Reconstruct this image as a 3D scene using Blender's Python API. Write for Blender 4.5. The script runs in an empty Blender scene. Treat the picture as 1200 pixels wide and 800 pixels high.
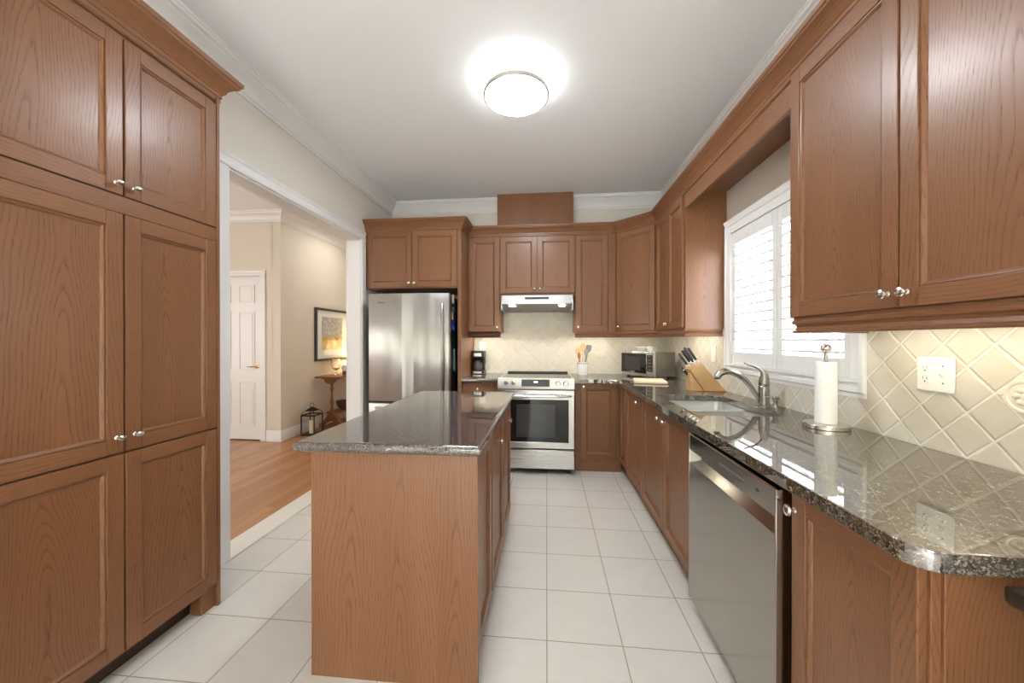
import bpy, bmesh, math, random
from mathutils import Vector, Matrix
random.seed(7)
PI = math.pi
S = bpy.context.scene
COL = S.collection

# ------------------------------------------------------------------ camera, world, lights, exposure
cd = bpy.data.cameras.new('camera'); cam = bpy.data.objects.new('camera', cd); COL.objects.link(cam)
cd.sensor_fit = 'HORIZONTAL'; cd.sensor_width = 36.0; cd.lens = 425.3/1200*36.0; cd.clip_start = 0.02
cam.location = (0, 0, 1.333); cam.rotation_euler = (PI/2-0.0031, 0, 0.0952)
S.camera = cam
S.view_settings.view_transform = 'Standard'
try: S.view_settings.look = 'None'
except Exception: pass
S.view_settings.gamma = 1.0; S.view_settings.use_curve_mapping = False
S.view_settings.exposure = 1.14

world = bpy.data.worlds.new('sky'); S.world = world; world.use_nodes = True
wn = world.node_tree; bg = wn.nodes['Background']
bg.inputs[0].default_value = (0.92, 0.96, 1.0, 1); bg.inputs[1].default_value = 12.0

def area(name, loc, rot, sx, sy, power, color=(1, 1, 1)):
    l = bpy.data.lights.new(name, 'AREA'); l.shape = 'RECTANGLE'; l.size = sx; l.size_y = sy
    l.energy = power; l.color = color
    o = bpy.data.objects.new(name, l); COL.objects.link(o); o.location = loc; o.rotation_euler = rot
    return o
# unseen fill lights added behind the camera, at patio door and windowless right wall
area('fill_patio_door', (-0.85, -3.12, 1.2), (PI/2+0.35, 0, 0), 1.4, 2.0, 5, (0.97, 0.985, 1.0))
area('fill_right_wall', (1.36, -1.7, 1.6), (PI/2, 0, PI/2), 1.6, 1.3, 9, (0.97, 0.985, 1.0))
sl = bpy.data.lights.new('sun', 'SUN'); sl.energy = 27.0; sl.angle = 0.01; sl.color = (0.96, 0.98, 1.0)
sun = bpy.data.objects.new('sun', sl); COL.objects.link(sun); sun.rotation_euler = Vector((0.22, 0.62, -1.0)).to_track_quat('-Z', 'Y').to_euler()
# fill lights added to brighten the hall
area('fill_hall_front', (-4.2, -3.1, 1.5), (PI/2, 0, 0), 1.8, 1.8, 34, (1.0, 0.97, 0.92))
area('fill_hall_ceiling', (-2.75, 5.4, 2.99), (0, 0, 0), 0.9, 0.9, 6, (1.0, 0.97, 0.93))  # overhead fill added for the picture wall
area('fill_hall_side', (-5.9, 2.2, 1.5), (PI/2, 0, -PI/2), 1.6, 1.6, 22, (1.0, 0.97, 0.92))

# ------------------------------------------------------------------ node helpers and materials
class G:
    def __init__(s, name):
        s.m = bpy.data.materials.new(name); s.m.use_nodes = True
        s.t = s.m.node_tree; s.n = s.t.nodes; s.b = s.n['Principled BSDF']
    def put(s, sock, v):
        if isinstance(v, bpy.types.NodeSocket): s.t.links.new(v, sock)
        elif isinstance(v, (tuple, list)) and len(v) == 3 and sock.type == 'RGBA': sock.default_value = (*v, 1)
        else: sock.default_value = v
    def add(s, typ, props=None, out=0, **kw):
        nd = s.n.new(typ)
        for k, v in (props or {}).items(): setattr(nd, k, v)
        for k, v in kw.items():
            s.put(nd.inputs[int(k[1:])] if k[0] == 'i' and k[1:].isdigit() else nd.inputs[k.replace('_', ' ')], v)
        return nd.outputs[out]
    def math(s, op, a, b=0.0, c=0.0):
        return s.add('ShaderNodeMath', {'operation': op}, i0=a, i1=b, i2=c)
    def xyz(s, v):
        nd = s.n.new('ShaderNodeSeparateXYZ'); s.put(nd.inputs[0], v); return nd.outputs
    def vec(s, x, y, z=0.0):
        return s.add('ShaderNodeCombineXYZ', i0=x, i1=y, i2=z)
    def noise(s, v, scale, detail=2.0, rough=0.5, out=0):
        return s.add('ShaderNodeTexNoise', out=out, Vector=v, Scale=scale, Detail=detail, Roughness=rough)
    def mix(s, f, a, b, blend='MIX'):
        nd = s.n.new('ShaderNodeMix'); nd.data_type = 'RGBA'; nd.blend_type = blend
        s.put(nd.inputs[0], f); s.put(nd.inputs[6], a); s.put(nd.inputs[7], b); return nd.outputs[2]
    def ramp(s, f, *stops):
        nd = s.n.new('ShaderNodeValToRGB'); s.put(nd.inputs[0], f); e = nd.color_ramp.elements
        while len(e) < len(stops): e.new(0.5)
        for el, (p, c) in zip(e, stops):
            el.position = p; el.color = (*c, 1) if isinstance(c, tuple) else (c, c, c, 1)
        return nd.outputs[0]
    def sstep(s, v, a, b):
        nd = s.n.new('ShaderNodeMapRange'); nd.interpolation_type = 'SMOOTHSTEP'
        s.put(nd.inputs[0], v); nd.inputs[1].default_value = a; nd.inputs[2].default_value = b; return nd.outputs[0]
    def bump(s, h, dist, strength=1.0):
        o = s.add('ShaderNodeBump', Height=h, Distance=dist, Strength=strength)
        s.put(s.b.inputs['Normal'], o)
    def set(s, **kw):
        for k, v in kw.items(): s.put(s.b.inputs[k.replace('_', ' ')], v)
        return s.m
    def obj(s): return s.add('ShaderNodeTexCoord', out=3)
    def uv(s): return s.add('ShaderNodeTexCoord', out=2)

def plain(name, col, rough=0.5, metal=0.0, **kw):
    g = G(name); return g.set(Base_Color=col, Roughness=rough, Metallic=metal, **kw)
def emis(name, col, st, base=(0.9, 0.9, 0.9)):
    g = G(name); return g.set(Base_Color=base, Emission_Color=col, Emission_Strength=st)

def oak(name, light, dark, rough=0.34):
    g = G(name); uv = g.xyz(g.uv()); u, v = uv[0], uv[1]
    rnd = g.add('ShaderNodeObjectInfo', out=5)
    w1 = g.noise(g.vec(g.math('MULTIPLY', u, 3.2), g.math('MULTIPLY', v, 0.8)), 1.0, 2.0)
    w2 = g.noise(g.vec(g.math('MULTIPLY', u, 26.0), g.math('MULTIPLY', v, 3.0)), 1.0, 3.0)
    w3 = g.noise(g.vec(g.math('MULTIPLY', u, 3.0), g.math('MULTIPLY', v, 2.2)), 1.0, 1.0)
    uu = g.math('ADD', u, g.math('MULTIPLY', g.math('SUBTRACT', w1, 0.5), 0.13))
    r = g.math('SQRT', g.math('ADD', g.math('MULTIPLY', uu, uu), 0.0004))
    r = g.math('ADD', r, g.math('MULTIPLY', v, 0.075))
    r = g.math('ADD', r, g.math('MULTIPLY', w3, 0.07))
    r = g.math('ADD', r, g.math('MULTIPLY', w2, 0.012))
    f = g.math('FRACT', g.math('MULTIPLY', r, g.math('ADD', 70.0, g.math('MULTIPLY', rnd, 50.0))))
    band = g.ramp(f, (0.0, 1.0), (0.12, 0.62), (0.34, 0.12), (0.88, 0.0), (1.0, 1.0))
    pores = g.noise(g.vec(g.math('MULTIPLY', u, 850.0), g.math('MULTIPLY', v, 16.0)), 1.0, 2.0)
    pores = g.sstep(pores, 0.44, 0.66)
    fine = g.noise(g.vec(g.math('MULTIPLY', u, 210.0), g.math('MULTIPLY', v, 2.5)), 1.0, 3.0)
    fac = g.math('MULTIPLY', band, g.math('ADD', 0.28, g.math('MULTIPLY', pores, 0.72)))
    fac = g.math('ADD', fac, g.math('MULTIPLY', g.math('SUBTRACT', fine, 0.5), 0.5))
    fac = g.math('MULTIPLY', fac, 0.80)
    big = g.noise(g.vec(g.math('MULTIPLY', u, 8.0), g.math('MULTIPLY', v, 0.6)), 1.0, 2.0)
    lt = g.mix(big, tuple(c*0.80 for c in light), tuple(c*1.16 for c in light))
    lt = g.mix(g.math('MULTIPLY', rnd, 0.5), lt, tuple(c*0.82 for c in light))
    col = g.mix(g.sstep(fac, -0.02, 0.88), lt, dark)
    g.bump(g.math('SUBTRACT', 1.0, fac), 0.0006, 0.3)
    return g.set(Base_Color=col, Roughness=g.math('ADD', rough, g.math('MULTIPLY', fac, 0.2)), IOR=1.42, Coat_Weight=0.16, Coat_Roughness=0.22)

def stainless(name, col=(0.60, 0.60, 0.60), rough=0.24, ax=2, var=0.10, aniso=0.0, wave=0.0):
    g = G(name); o = g.xyz(g.obj())
    sc = [380.0, 380.0, 380.0]; sc[ax] = 3.0
    n = g.noise(g.vec(*[g.math('MULTIPLY', o[i], sc[i]) for i in range(3)]), 1.0, 2.0)
    if wave:
        w = g.noise(g.vec(g.math('MULTIPLY', o[0], 5.0), g.math('MULTIPLY', o[2], 0.35)), 1.0, 1.0); g.bump(w, wave)
    if aniso:
        t = g.add('ShaderNodeTangent', {'direction_type': 'RADIAL', 'axis': 'Z'}); g.put(g.b.inputs['Tangent'], t); g.put(g.b.inputs['Anisotropic'], aniso)
    return g.set(Base_Color=col, Metallic=1.0, Roughness=g.math('ADD', rough, g.math('MULTIPLY', g.math('SUBTRACT', n, 0.5), var)))

def granite(name, stops, rough=0.07, sc=1.0, spec=0.5, ior=1.5):
    g = G(name); o = g.obj()
    a = g.add('ShaderNodeTexVoronoi', out=1, Vector=o, Scale=330*sc)
    av = g.xyz(a)[0]
    b = g.noise(o, 120*sc, 4.0, 0.75)
    c = g.noise(o, 48*sc, 4.0, 0.65)
    f = g.math('ADD', g.math('MULTIPLY', av, 0.36), g.math('MULTIPLY', b, 0.70))
    f = g.math('ADD', f, g.math('MULTIPLY', g.math('SUBTRACT', c, 0.5), 0.55))
    return g.set(Base_Color=g.ramp(f, *stops), Roughness=rough, Specular_IOR_Level=spec, IOR=ior)

def floor_tile():
    g = G('floor_tile'); o = g.xyz(g.obj()); T = 0.33
    a = g.math('DIVIDE', g.math('ADD', o[0], 33-0.0013), T); b = g.math('DIVIDE', g.math('ADD', o[1], 33-3.2657), T)
    def edge(t):
        f = g.math('FRACT', t); return g.math('MINIMUM', f, g.math('SUBTRACT', 1.0, f))
    e = g.math('MULTIPLY', g.math('MINIMUM', edge(a), edge(b)), T)
    gr = g.sstep(e, 0.0017, 0.0030)
    cell = g.add('ShaderNodeTexWhiteNoise', {'noise_dimensions': '2D'}, Vector=g.vec(g.math('FLOOR', a), g.math('FLOOR', b)))
    n = g.noise(g.obj(), 6.0, 5.0, 0.6); n2 = g.noise(g.obj(), 26.0, 3.0)
    c = g.mix(g.math('ADD', g.math('MULTIPLY', n, 0.7), g.math('MULTIPLY', n2, 0.3)), (0.60, 0.558, 0.505), (0.71, 0.675, 0.63))
    c = g.mix(g.math('MULTIPLY', cell, 0.10), c, (0.55, 0.515, 0.47))
    col = g.mix(gr, (0.34, 0.30, 0.25), c)
    g.bump(g.math('ADD', gr, g.math('MULTIPLY', n2, 0.12)), 0.0015, 0.6)
    return g.set(Base_Color=col, Roughness=g.mix(gr, (0.8, 0.8, 0.8), (0.30, 0.30, 0.30)))

def wall_tile(name, axis, cu, cv, d, var=0.42, grout=(0.80, 0.76, 0.67)):
    """square tumbled tiles laid on the diagonal; a tile centre at (cu, cv), diagonal d"""
    g = G(name); o = g.xyz(g.obj())
    u = g.math('SUBTRACT', o[axis], cu); v = g.math('SUBTRACT', o[2], cv)
    a = g.math('ADD', g.math('DIVIDE', g.math('ADD', u, v), d), 100.5); b = g.math('ADD', g.math('DIVIDE', g.math('SUBTRACT', u, v), d), 100.5)
    def edge(t):
        f = g.math('FRACT', t); return g.math('MINIMUM', f, g.math('SUBTRACT', 1.0, f))
    wob = g.math('MULTIPLY', g.math('SUBTRACT', g.noise(g.obj(), 45.0, 3.0), 0.5), 0.0035)
    e = g.math('ADD', g.math('MULTIPLY', g.math('MINIMUM', edge(a), edge(b)), d*0.7071), wob)
    gr = g.sstep(e, 0.0018, 0.0034); dome = g.sstep(e, 0.0012, 0.009)
    cell = g.add('ShaderNodeTexWhiteNoise', {'noise_dimensions': '2D'}, Vector=g.vec(g.math('FLOOR', a), g.math('FLOOR', b)))
    n = g.noise(g.obj(), 14.0, 4.0, 0.6); n3 = g.noise(g.obj(), 75.0, 4.0, 0.65)
    c = g.mix(n, (0.555, 0.515, 0.435), (0.69, 0.655, 0.585))
    c = g.mix(g.math('MULTIPLY', cell, var), c, (0.56, 0.49, 0.38))
    col = g.mix(gr, grout, c)
    g.bump(g.math('ADD', g.math('MULTIPLY', dome, 0.9), g.math('MULTIPLY', n3, 0.35)), 0.0035, 0.8)
    return g.set(Base_Color=col, Roughness=0.42)

def hardwood():
    g = G('hardwood_floor'); o = g.xyz(g.obj()); W = 0.083
    i = g.math('FLOOR', g.math('DIVIDE', g.math('ADD', o[0], 20), W))
    r0 = g.add('ShaderNodeTexWhiteNoise', {'noise_dimensions': '1D'}, W=i)
    yy = g.math('ADD', g.math('DIVIDE', g.math('ADD', o[1], 20), 0.9), g.math('MULTIPLY', r0, 7.0))
    cell = g.add('ShaderNodeTexWhiteNoise', {'noise_dimensions': '2D'}, Vector=g.vec(i, g.math('FLOOR', yy)))
    f = g.math('FRACT', g.math('DIVIDE', g.math('ADD', o[0], 20), W)); e = g.math('MINIMUM', f, g.math('SUBTRACT', 1.0, f))
    n = g.noise(g.vec(g.math('MULTIPLY', o[0], 60.0), g.math('MULTIPLY', o[1], 2.5), g.math('MULTIPLY', cell, 30.0)), 1.0, 4.0)
    c = g.mix(cell, (0.36, 0.155, 0.055), (0.50, 0.245, 0.10))
    c = g.mix(g.math('MULTIPLY', n, 0.55), c, (0.28, 0.115, 0.04))
    col = g.mix(g.sstep(e, 0.004, 0.016), (0.22, 0.09, 0.03), c)
    return g.set(Base_Color=col, Roughness=0.27)

def paint(name, col, rough=0.6):
    g = G(name); n = g.noise(g.obj(), 180.0, 2.0); g.bump(n, 0.0006, 0.12)
    return g.set(Base_Color=col, Roughness=rough)

M = {}
M['oak'] = oak('oak', (0.238, 0.103, 0.046), (0.088, 0.032, 0.0135), 0.35)
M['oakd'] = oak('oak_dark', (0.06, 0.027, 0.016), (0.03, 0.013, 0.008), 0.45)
M['nickel'] = plain('satin_nickel', (0.74, 0.71, 0.67), 0.22, 1.0)
M['brush'] = plain('brushed_nickel', (0.36, 0.335, 0.305), 0.27, 1.0)
M['steel'] = stainless('stainless_vertical', (0.46, 0.45, 0.435), 0.32, 2, 0.05, 0.92, 0.03)
M['steelx'] = stainless('stainless_horizontal', (0.66, 0.66, 0.66), 0.27, 0)
M['steely'] = stainless('stainless_dishwasher', (0.40, 0.38, 0.35), 0.15, 1, 0.05)
M['sink'] = stainless('stainless_sink', (0.70, 0.71, 0.72), 0.33, 1)
M['black'] = plain('black_plastic', (0.012, 0.012, 0.013), 0.35)
M['blackm'] = plain('black_matte', (0.02, 0.02, 0.02), 0.6)
M['blackg'] = plain('black_glass', (0.010, 0.010, 0.011), 0.04)
M['grey'] = plain('grey_plastic', (0.18, 0.18, 0.185), 0.45)
M['mwside'] = plain('microwave_side', (0.20, 0.19, 0.165), 0.38, 0.6)
M['white'] = plain('white_paint', (0.80, 0.80, 0.79), 0.38)
M['whitep'] = plain('white_plastic', (0.82, 0.82, 0.80), 0.3)
M['ceram'] = plain('white_ceramic', (0.84, 0.84, 0.83), 0.15)
M['wall'] = paint('beige_paint', (0.72, 0.68, 0.615))
M['hall'] = paint('hall_paint', (0.71, 0.65, 0.555))
M['ceil'] = paint('ceiling_paint', (0.86, 0.865, 0.87), 0.8)
M['floor'] = floor_tile()
M['wood'] = hardwood()
M['marble'] = plain('marble_saddle', (0.74, 0.70, 0.63), 0.25)
M['gran'] = granite('granite_brown', [(0.37, (0.012, 0.010, 0.009)), (0.47, (0.050, 0.039, 0.029)), (0.57, (0.115, 0.092, 0.067)), (0.67, (0.185, 0.155, 0.115)), (0.80, (0.29, 0.26, 0.21))], 0.015, 0.95, 0.5, 3.0)
M['grani'] = granite('granite_island', [(0.38, (0.010, 0.008, 0.007)), (0.47, (0.040, 0.029, 0.025)), (0.55, (0.090, 0.068, 0.058)), (0.65, (0.17, 0.135, 0.118)), (0.80, (0.28, 0.24, 0.22))], 0.035, 1.5, 0.5, 1.9)
M['tileb'] = wall_tile('backsplash_tile_rear', 0, -0.579, 1.17, 0.15, 0.25, (0.70, 0.655, 0.58))
M['tiler'] = wall_tile('backsplash_tile_window_wall', 1, 1.192, 1.168, 0.151)
M['deco'] = plain('cream_relief_tile', (0.70, 0.65, 0.55), 0.4)
M['paper'] = plain('paper', (0.86, 0.86, 0.85), 0.8)
M['card'] = plain('cardboard', (0.35, 0.24, 0.15), 0.8)
M['brass'] = plain('brass', (0.70, 0.48, 0.20), 0.25, 1.0)
M['iron'] = plain('dark_iron', (0.018, 0.015, 0.013), 0.5, 0.4)
M['wax'] = plain('cream_wax', (0.80, 0.73, 0.55), 0.5)
g = G('clear_glass'); M['glass'] = g.set(Base_Color=(1, 1, 1), Roughness=0.0, Transmission_Weight=1.0, IOR=1.45)
g = G('window_glass')
tr = g.n.new('ShaderNodeBsdfTransparent'); gl = g.n.new('ShaderNodeBsdfGlossy'); gl.inputs['Roughness'].default_value = 0.02
mx = g.n.new('ShaderNodeMixShader'); mx.inputs[0].default_value = 0.06
g.t.links.new(tr.outputs[0], mx.inputs[1]); g.t.links.new(gl.outputs[0], mx.inputs[2])
g.t.links.new(mx.outputs[0], g.n['Material Output'].inputs[0]); M['pane'] = g.m
def softwood(name, a, b, ax=0):
    g = G(name); o = g.xyz(g.obj()); sc = [55.0]*3; sc[ax] = 4.0
    n = g.noise(g.vec(*[g.math('MULTIPLY', o[i], sc[i]) for i in range(3)]), 1.0, 3.0)
    return g.set(Base_Color=g.mix(n, a, b), Roughness=0.45)
M['block'] = softwood('beech_block', (0.52, 0.30, 0.125), (0.66, 0.42, 0.20))
M['board'] = softwood('maple_board', (0.74, 0.62, 0.45), (0.82, 0.72, 0.56))
M['spoon'] = softwood('spoon_wood', (0.55, 0.36, 0.16), (0.68, 0.48, 0.25), 2)
M['cherry'] = softwood('cherry_wood', (0.15, 0.050, 0.016), (0.27, 0.098, 0.032), 1)
M['bowlw'] = softwood('dark_bowl_wood', (0.05, 0.025, 0.012), (0.10, 0.05, 0.025), 0)
M['shade'] = emis('lamp_shade_glow', (1.0, 0.74, 0.38), 1.6, (0.9, 0.8, 0.6))
M['lens'] = emis('lit_diffuser', (0.90, 0.955, 1.0), 38.0)
M['hoodl'] = emis('lit_hood_bulb', (1.0, 0.86, 0.66), 22.0)
M['led'] = emis('lit_led_strip', (1.0, 0.90, 0.68), 9.0)
M['disp'] = emis('lit_display', (0.75, 0.9, 1.0), 1.2, (0.02, 0.02, 0.02))
M['cream'] = plain('candle_holder_cream', (0.7, 0.62, 0.45), 0.4)
M['blue'] = plain('blue_plastic', (0.02, 0.035, 0.30), 0.4)
M['tan'] = plain('tan_card', (0.45, 0.30, 0.17), 0.6)
M['pale'] = plain('pale_card', (0.62, 0.58, 0.50), 0.6)
M['wicker'] = plain('dark_stained_wood', (0.020, 0.011, 0.007), 0.4)
M['siding'] = plain('pale_siding', (0.18, 0.177, 0.175), 0.8)
M['tint'] = plain('grey_window_pane', (0.05, 0.055, 0.06), 0.1)
M['paving'] = plain('pale_paving', (0.6, 0.59, 0.57), 0.8)

# ------------------------------------------------------------------ mesh builder
class Fr:
    """local frame: u along the front, n out of the front, v up"""
    def __init__(s, O, U=(1, 0, 0), N=(0, 1, 0)):
        s.O = Vector(O); s.U = Vector(U).normalized(); s.N = Vector(N).normalized()
        s.M = Matrix(((s.U.x, s.N.x, 0, s.O.x), (s.U.y, s.N.y, 0, s.O.y), (0, 0, 1, s.O.z), (0, 0, 0, 1)))
W0 = Fr((0, 0, 0))
WL = {}
class MB:
    def __init__(s, F=W0):
        s.F = F; s.bm = bmesh.new(); s.uv = s.bm.loops.layers.uv.new('UVMap'); s.done = set()
    def fin(s, g=2, cath=False, mi=0, flat=False):
        """uv and material for the faces added since the last call; g is the grain axis"""
        fs = [f for f in s.bm.faces if f not in s.done]
        if not fs: return
        cs = [v.co for f in fs for v in f.verts]
        lo = [min(c[i] for c in cs) for i in range(3)]; hi = [max(c[i] for c in cs) for i in range(3)]
        if g is None: g = max(range(3), key=lambda i: hi[i]-lo[i])
        ru = random.uniform(-0.05, 0.05) if cath else random.choice((-1, 1))*random.uniform(0.16, 0.5)
        rv = random.uniform(0, 30)
        for f in fs:
            f.normal_update(); a = max(range(3), key=lambda i: abs(f.normal[i]))
            ot = [i for i in range(3) if i != a and i != g]
            if a == g: ot = [i for i in range(3) if i != a][:1]
            k = ot[0]; off = 0.0
            for l in f.loops:
                l[s.uv].uv = (l.vert.co[k]-(lo[k]+hi[k])/2+ru, (l.vert.co[g] if a != g else l.vert.co[k]*0.2)+rv)
            f.material_index = mi; f.smooth = not (flat and abs(f.normal[a]) > 0.9999)
            s.done.add(f)
    def box(s, u0, u1, n0, n1, v0, v1, g=None, bev=0.0, cath=False, mi=0, seg=2):
        r = bmesh.ops.create_cube(s.bm, size=1.0); vs = r['verts']
        c = Vector(((u0+u1)/2, (n0+n1)/2, (v0+v1)/2)); d = (abs(u1-u0), abs(n1-n0), abs(v1-v0))
        for v in vs: v.co = Vector((v.co.x*d[0], v.co.y*d[1], v.co.z*d[2]))+c
        if bev > 0:
            es = list({e for v in vs for e in v.link_edges})
            bmesh.ops.bevel(s.bm, geom=es, offset=min(bev, min(d)*0.45), segments=seg, affect='EDGES', profile=0.5)
        s.fin(g, cath, mi, True); return s
    def quad(s, pts, g=2, mi=0, cath=False):
        s.bm.faces.new([s.bm.verts.new(p) for p in pts]); s.fin(g, cath, mi); return s
    def prism(s, prof, u0, u1, m0=0.0, m1=0.0, g=0, mi=0, ax='u'):
        """profile [(n, v)] swept along u with mitred ends"""
        A = [s.bm.verts.new((u0-m0*n, n, v)) for n, v in prof]; B = [s.bm.verts.new((u1+m1*n, n, v)) for n, v in prof]
        k = len(prof); fs = []
        for i in range(k):
            fs.append(s.bm.faces.new((A[i], A[(i+1) % k], B[(i+1) % k], B[i])))
        fs.append(s.bm.faces.new(A[::-1])); fs.append(s.bm.faces.new(B))
        bmesh.ops.recalc_face_normals(s.bm, faces=fs); s.fin(g, False, mi); return s
    def slab(s, poly, v0, v1, bev=0.0, seg=3, holes=(), g=0, mi=0, axis=2, cath=False):
        """polygon (u, n) extruded from v0 to v1, optional holes; axis=0/1 extrudes along that axis instead"""
        def P(a, b, h):
            return (a, b, h) if axis == 2 else ((h, a, b) if axis == 0 else (a, h, b))
        loops = [poly]+list(holes); es = []; all_v = []
        for lp in loops:
            vs = [s.bm.verts.new(P(a, b, v0)) for a, b in lp]; all_v += vs
            es += [s.bm.edges.new((vs[i], vs[(i+1) % len(vs)])) for i in range(len(vs))]
        if holes:
            fs = [f for f in bmesh.ops.triangle_fill(s.bm, edges=es, use_beauty=True, use_dissolve=False)['geom'] if isinstance(f, bmesh.types.BMFace)]
        else: fs = [s.bm.faces.new(all_v)]
        ex = bmesh.ops.extrude_face_region(s.bm, geom=fs)
        nv = [e for e in ex['geom'] if isinstance(e, bmesh.types.BMVert)]
        for v in nv:
            c = list(v.co); c[axis] = v1; v.co = c
        new = [f for f in s.bm.faces if f not in s.done]
        bmesh.ops.recalc_face_normals(s.bm, faces=new)
        if bev > 0:
            no = len(poly); o0 = set(all_v[:no]) if not holes else set(all_v)
            be = []
            for e in {e for f in new for e in f.edges}:
                if len(e.link_faces) == 2:
                    if abs(abs(e.link_faces[0].normal[axis])-abs(e.link_faces[1].normal[axis])) > 0.9: be.append(e)
            bmesh.ops.bevel(s.bm, geom=be, offset=bev, segments=seg, affect='EDGES', profile=0.5, clamp_overlap=True)
        s.fin(g, cath, mi, True); return s
    def lathe(s, prof, c=(0, 0, 0), axis=2, seg=28, su=1.0, sv=1.0, mi=0, g=2, ang=2*PI):
        """profile [(radius, height)] turned about an axis through c"""
        rings = []
        for r, h in prof:
            ring = []
            if r < 1e-6:
                p = [0, 0, 0]; p[axis] = h; ring = [s.bm.verts.new(Vector(p)+Vector(c))]
            else:
                for i in range(seg):
                    t = 2*PI*i/seg; a, b = r*math.cos(t)*su, r*math.sin(t)*sv
                    p = (a, b, h) if axis == 2 else ((a, h, b) if axis == 1 else (h, a, b))
                    ring.append(s.bm.verts.new(Vector(p)+Vector(c)))
            rings.append(ring)
        fs = []
        for A, B in zip(rings, rings[1:]):
            if len(A) == 1 and len(B) == 1: continue
            for i in range(seg):
                j = (i+1) % seg
                if len(A) == 1: fs.append(s.bm.faces.new((A[0], B[j], B[i])))
                elif len(B) == 1: fs.append(s.bm.faces.new((A[i], A[j], B[0])))
                else: fs.append(s.bm.faces.new((A[i], A[j], B[j], B[i])))
        if prof[0] == prof[-1]: bmesh.ops.remove_doubles(s.bm, verts=rings[0]+rings[-1], dist=1e-6); fs = [f for f in fs if f.is_valid]
        else:
            for R in (rings[0], rings[-1]):
                if len(R) > 1: fs.append(s.bm.faces.new(R))
        bmesh.ops.recalc_face_normals(s.bm, faces=fs); s.fin(g, False, mi); return s
    def tube(s, pts, rad, seg=14, mi=0, flat=1.0, cap=True, g=2):
        pts = [Vector(p) for p in pts]; n = len(pts)
        rad = [rad]*n if isinstance(rad, (int, float)) else rad
        T = [(pts[min(i+1, n-1)]-pts[max(i-1, 0)]).normalized() for i in range(n)]
        a = T[0].orthogonal().normalized()
        if flat != 1.0:
            a = T[0].cross(Vector((0, 0, 1)));  a = a.normalized() if a.length > 1e-3 else T[0].orthogonal().normalized()
        rings = []
        for i in range(n):
            a = (a-T[i]*a.dot(T[i])).normalized(); b = T[i].cross(a)
            rings.append([s.bm.verts.new(pts[i]+(a*math.cos(2*PI*k/seg)+b*math.sin(2*PI*k/seg)*flat)*rad[i]) for k in range(seg)])
        fs = []
        for A, B in zip(rings, rings[1:]):
            for i in range(seg): fs.append(s.bm.faces.new((A[i], A[(i+1) % seg], B[(i+1) % seg], B[i])))
        if cap: fs += [s.bm.faces.new(rings[0]), s.bm.faces.new(rings[-1])]
        bmesh.ops.recalc_face_normals(s.bm, faces=fs); s.fin(g, False, mi); return s
    def ball(s, c, r, su=1.0, sn=1.0, sv=1.0, seg=16, mi=0):
        bmesh.ops.create_uvsphere(s.bm, u_segments=seg, v_segments=seg//2+2, radius=r, matrix=Matrix.Translation(c) @ Matrix.Diagonal((su, sn, sv, 1)))
        s.fin(2, False, mi); return s
    def build(s, name, mats, parent=None, loc=None, angle=32):
        me = bpy.data.meshes.new(name); s.bm.transform(s.F.M)
        if s.F.M.determinant() < 0: bmesh.ops.reverse_faces(s.bm, faces=s.bm.faces[:])
        L = WL[parent.name] if parent else Vector(loc or (0, 0, 0))
        bmesh.ops.translate(s.bm, verts=s.bm.verts[:], vec=-L)
        s.bm.to_mesh(me); s.bm.free()
        for m in (mats if isinstance(mats, (list, tuple)) else [mats]): me.materials.append(M[m] if isinstance(m, str) else m)
        sm = [p.use_smooth for p in me.polygons]
        me.set_sharp_from_angle(angle=math.radians(angle))
        me.polygons.foreach_set('use_smooth', sm)
        o = bpy.data.objects.new(name, me); COL.objects.link(o)
        if parent: o.parent = parent
        else: o.location = L
        WL[o.name] = L; return o

def tag(o, label=None, cat=None, group=None, kind=None):
    if label: o['label'] = label
    if cat: o['category'] = cat
    if group: o['group'] = group
    if kind: o['kind'] = kind
    return o
def thing(name, label, cat, loc, group=None):
    o = bpy.data.objects.new(name, None); COL.objects.link(o); o.location = loc; o.empty_display_size = 0.1
    WL[o.name] = Vector(loc); return tag(o, label, cat, group)
def struct(name, mb, mat, label=None, parent=None):
    o = mb.build(name, mat, parent)
    if not parent: tag(o, label, kind='structure')
    return o

def rrect(x0, x1, y0, y1, r, k=5):
    P = []
    for cx, cy, a0 in ((x1-r, y1-r, 0), (x0+r, y1-r, 90), (x0+r, y0+r, 180), (x1-r, y0+r, 270)):
        for i in range(k+1):
            a = math.radians(a0+90*i/k); P.append((cx+r*math.cos(a), cy+r*math.sin(a)))
    return P

# ------------------------------------------------------------------ the room
ZC = 3.03; XL = -1.93; XR = 1.40; YB = 4.38; YF = -3.2
struct('floor', MB().box(-1.92, 1.55, YF-0.2, YB+0.15, -0.08, 0.0), 'floor', 'cream square ceramic floor tiles with tan grout')
struct('floor_hall', MB().box(-6.1, -2.075, YF-0.2, 7.2, -0.08, 0.0), 'wood', 'reddish strip hardwood floor of the hall')
struct('trim_1', MB().box(-2.085, -1.91, 2.0, 3.66, -0.06, 0.008, bev=0.004), 'marble', 'pale marble saddle between tile and hardwood')
struct('ceiling', MB().box(-6.1, 1.6, YF-0.2, 7.2, ZC, ZC+0.1), 'ceil', 'smooth off white ceiling')
wl = MB()
wl.box(-2.06, XL, YF, 2.03, 0, ZC); wl.box(-2.06, XL, 3.615, 7.15, 0, ZC); wl.box(-2.06, XL, 2.03, 3.615, 2.385, ZC)
struct('wall_left', wl, 'wall', 'beige wall with a wide cased opening to the hall')
struct('wall_back', MB().box(-2.06, 1.62, YB, YB+0.12, 0, ZC), 'wall', 'beige wall behind the range')
WY0, WY1, WZ0, WZ1 = 1.79, 2.90, 1.15, 2.145
wr = MB()
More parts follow.
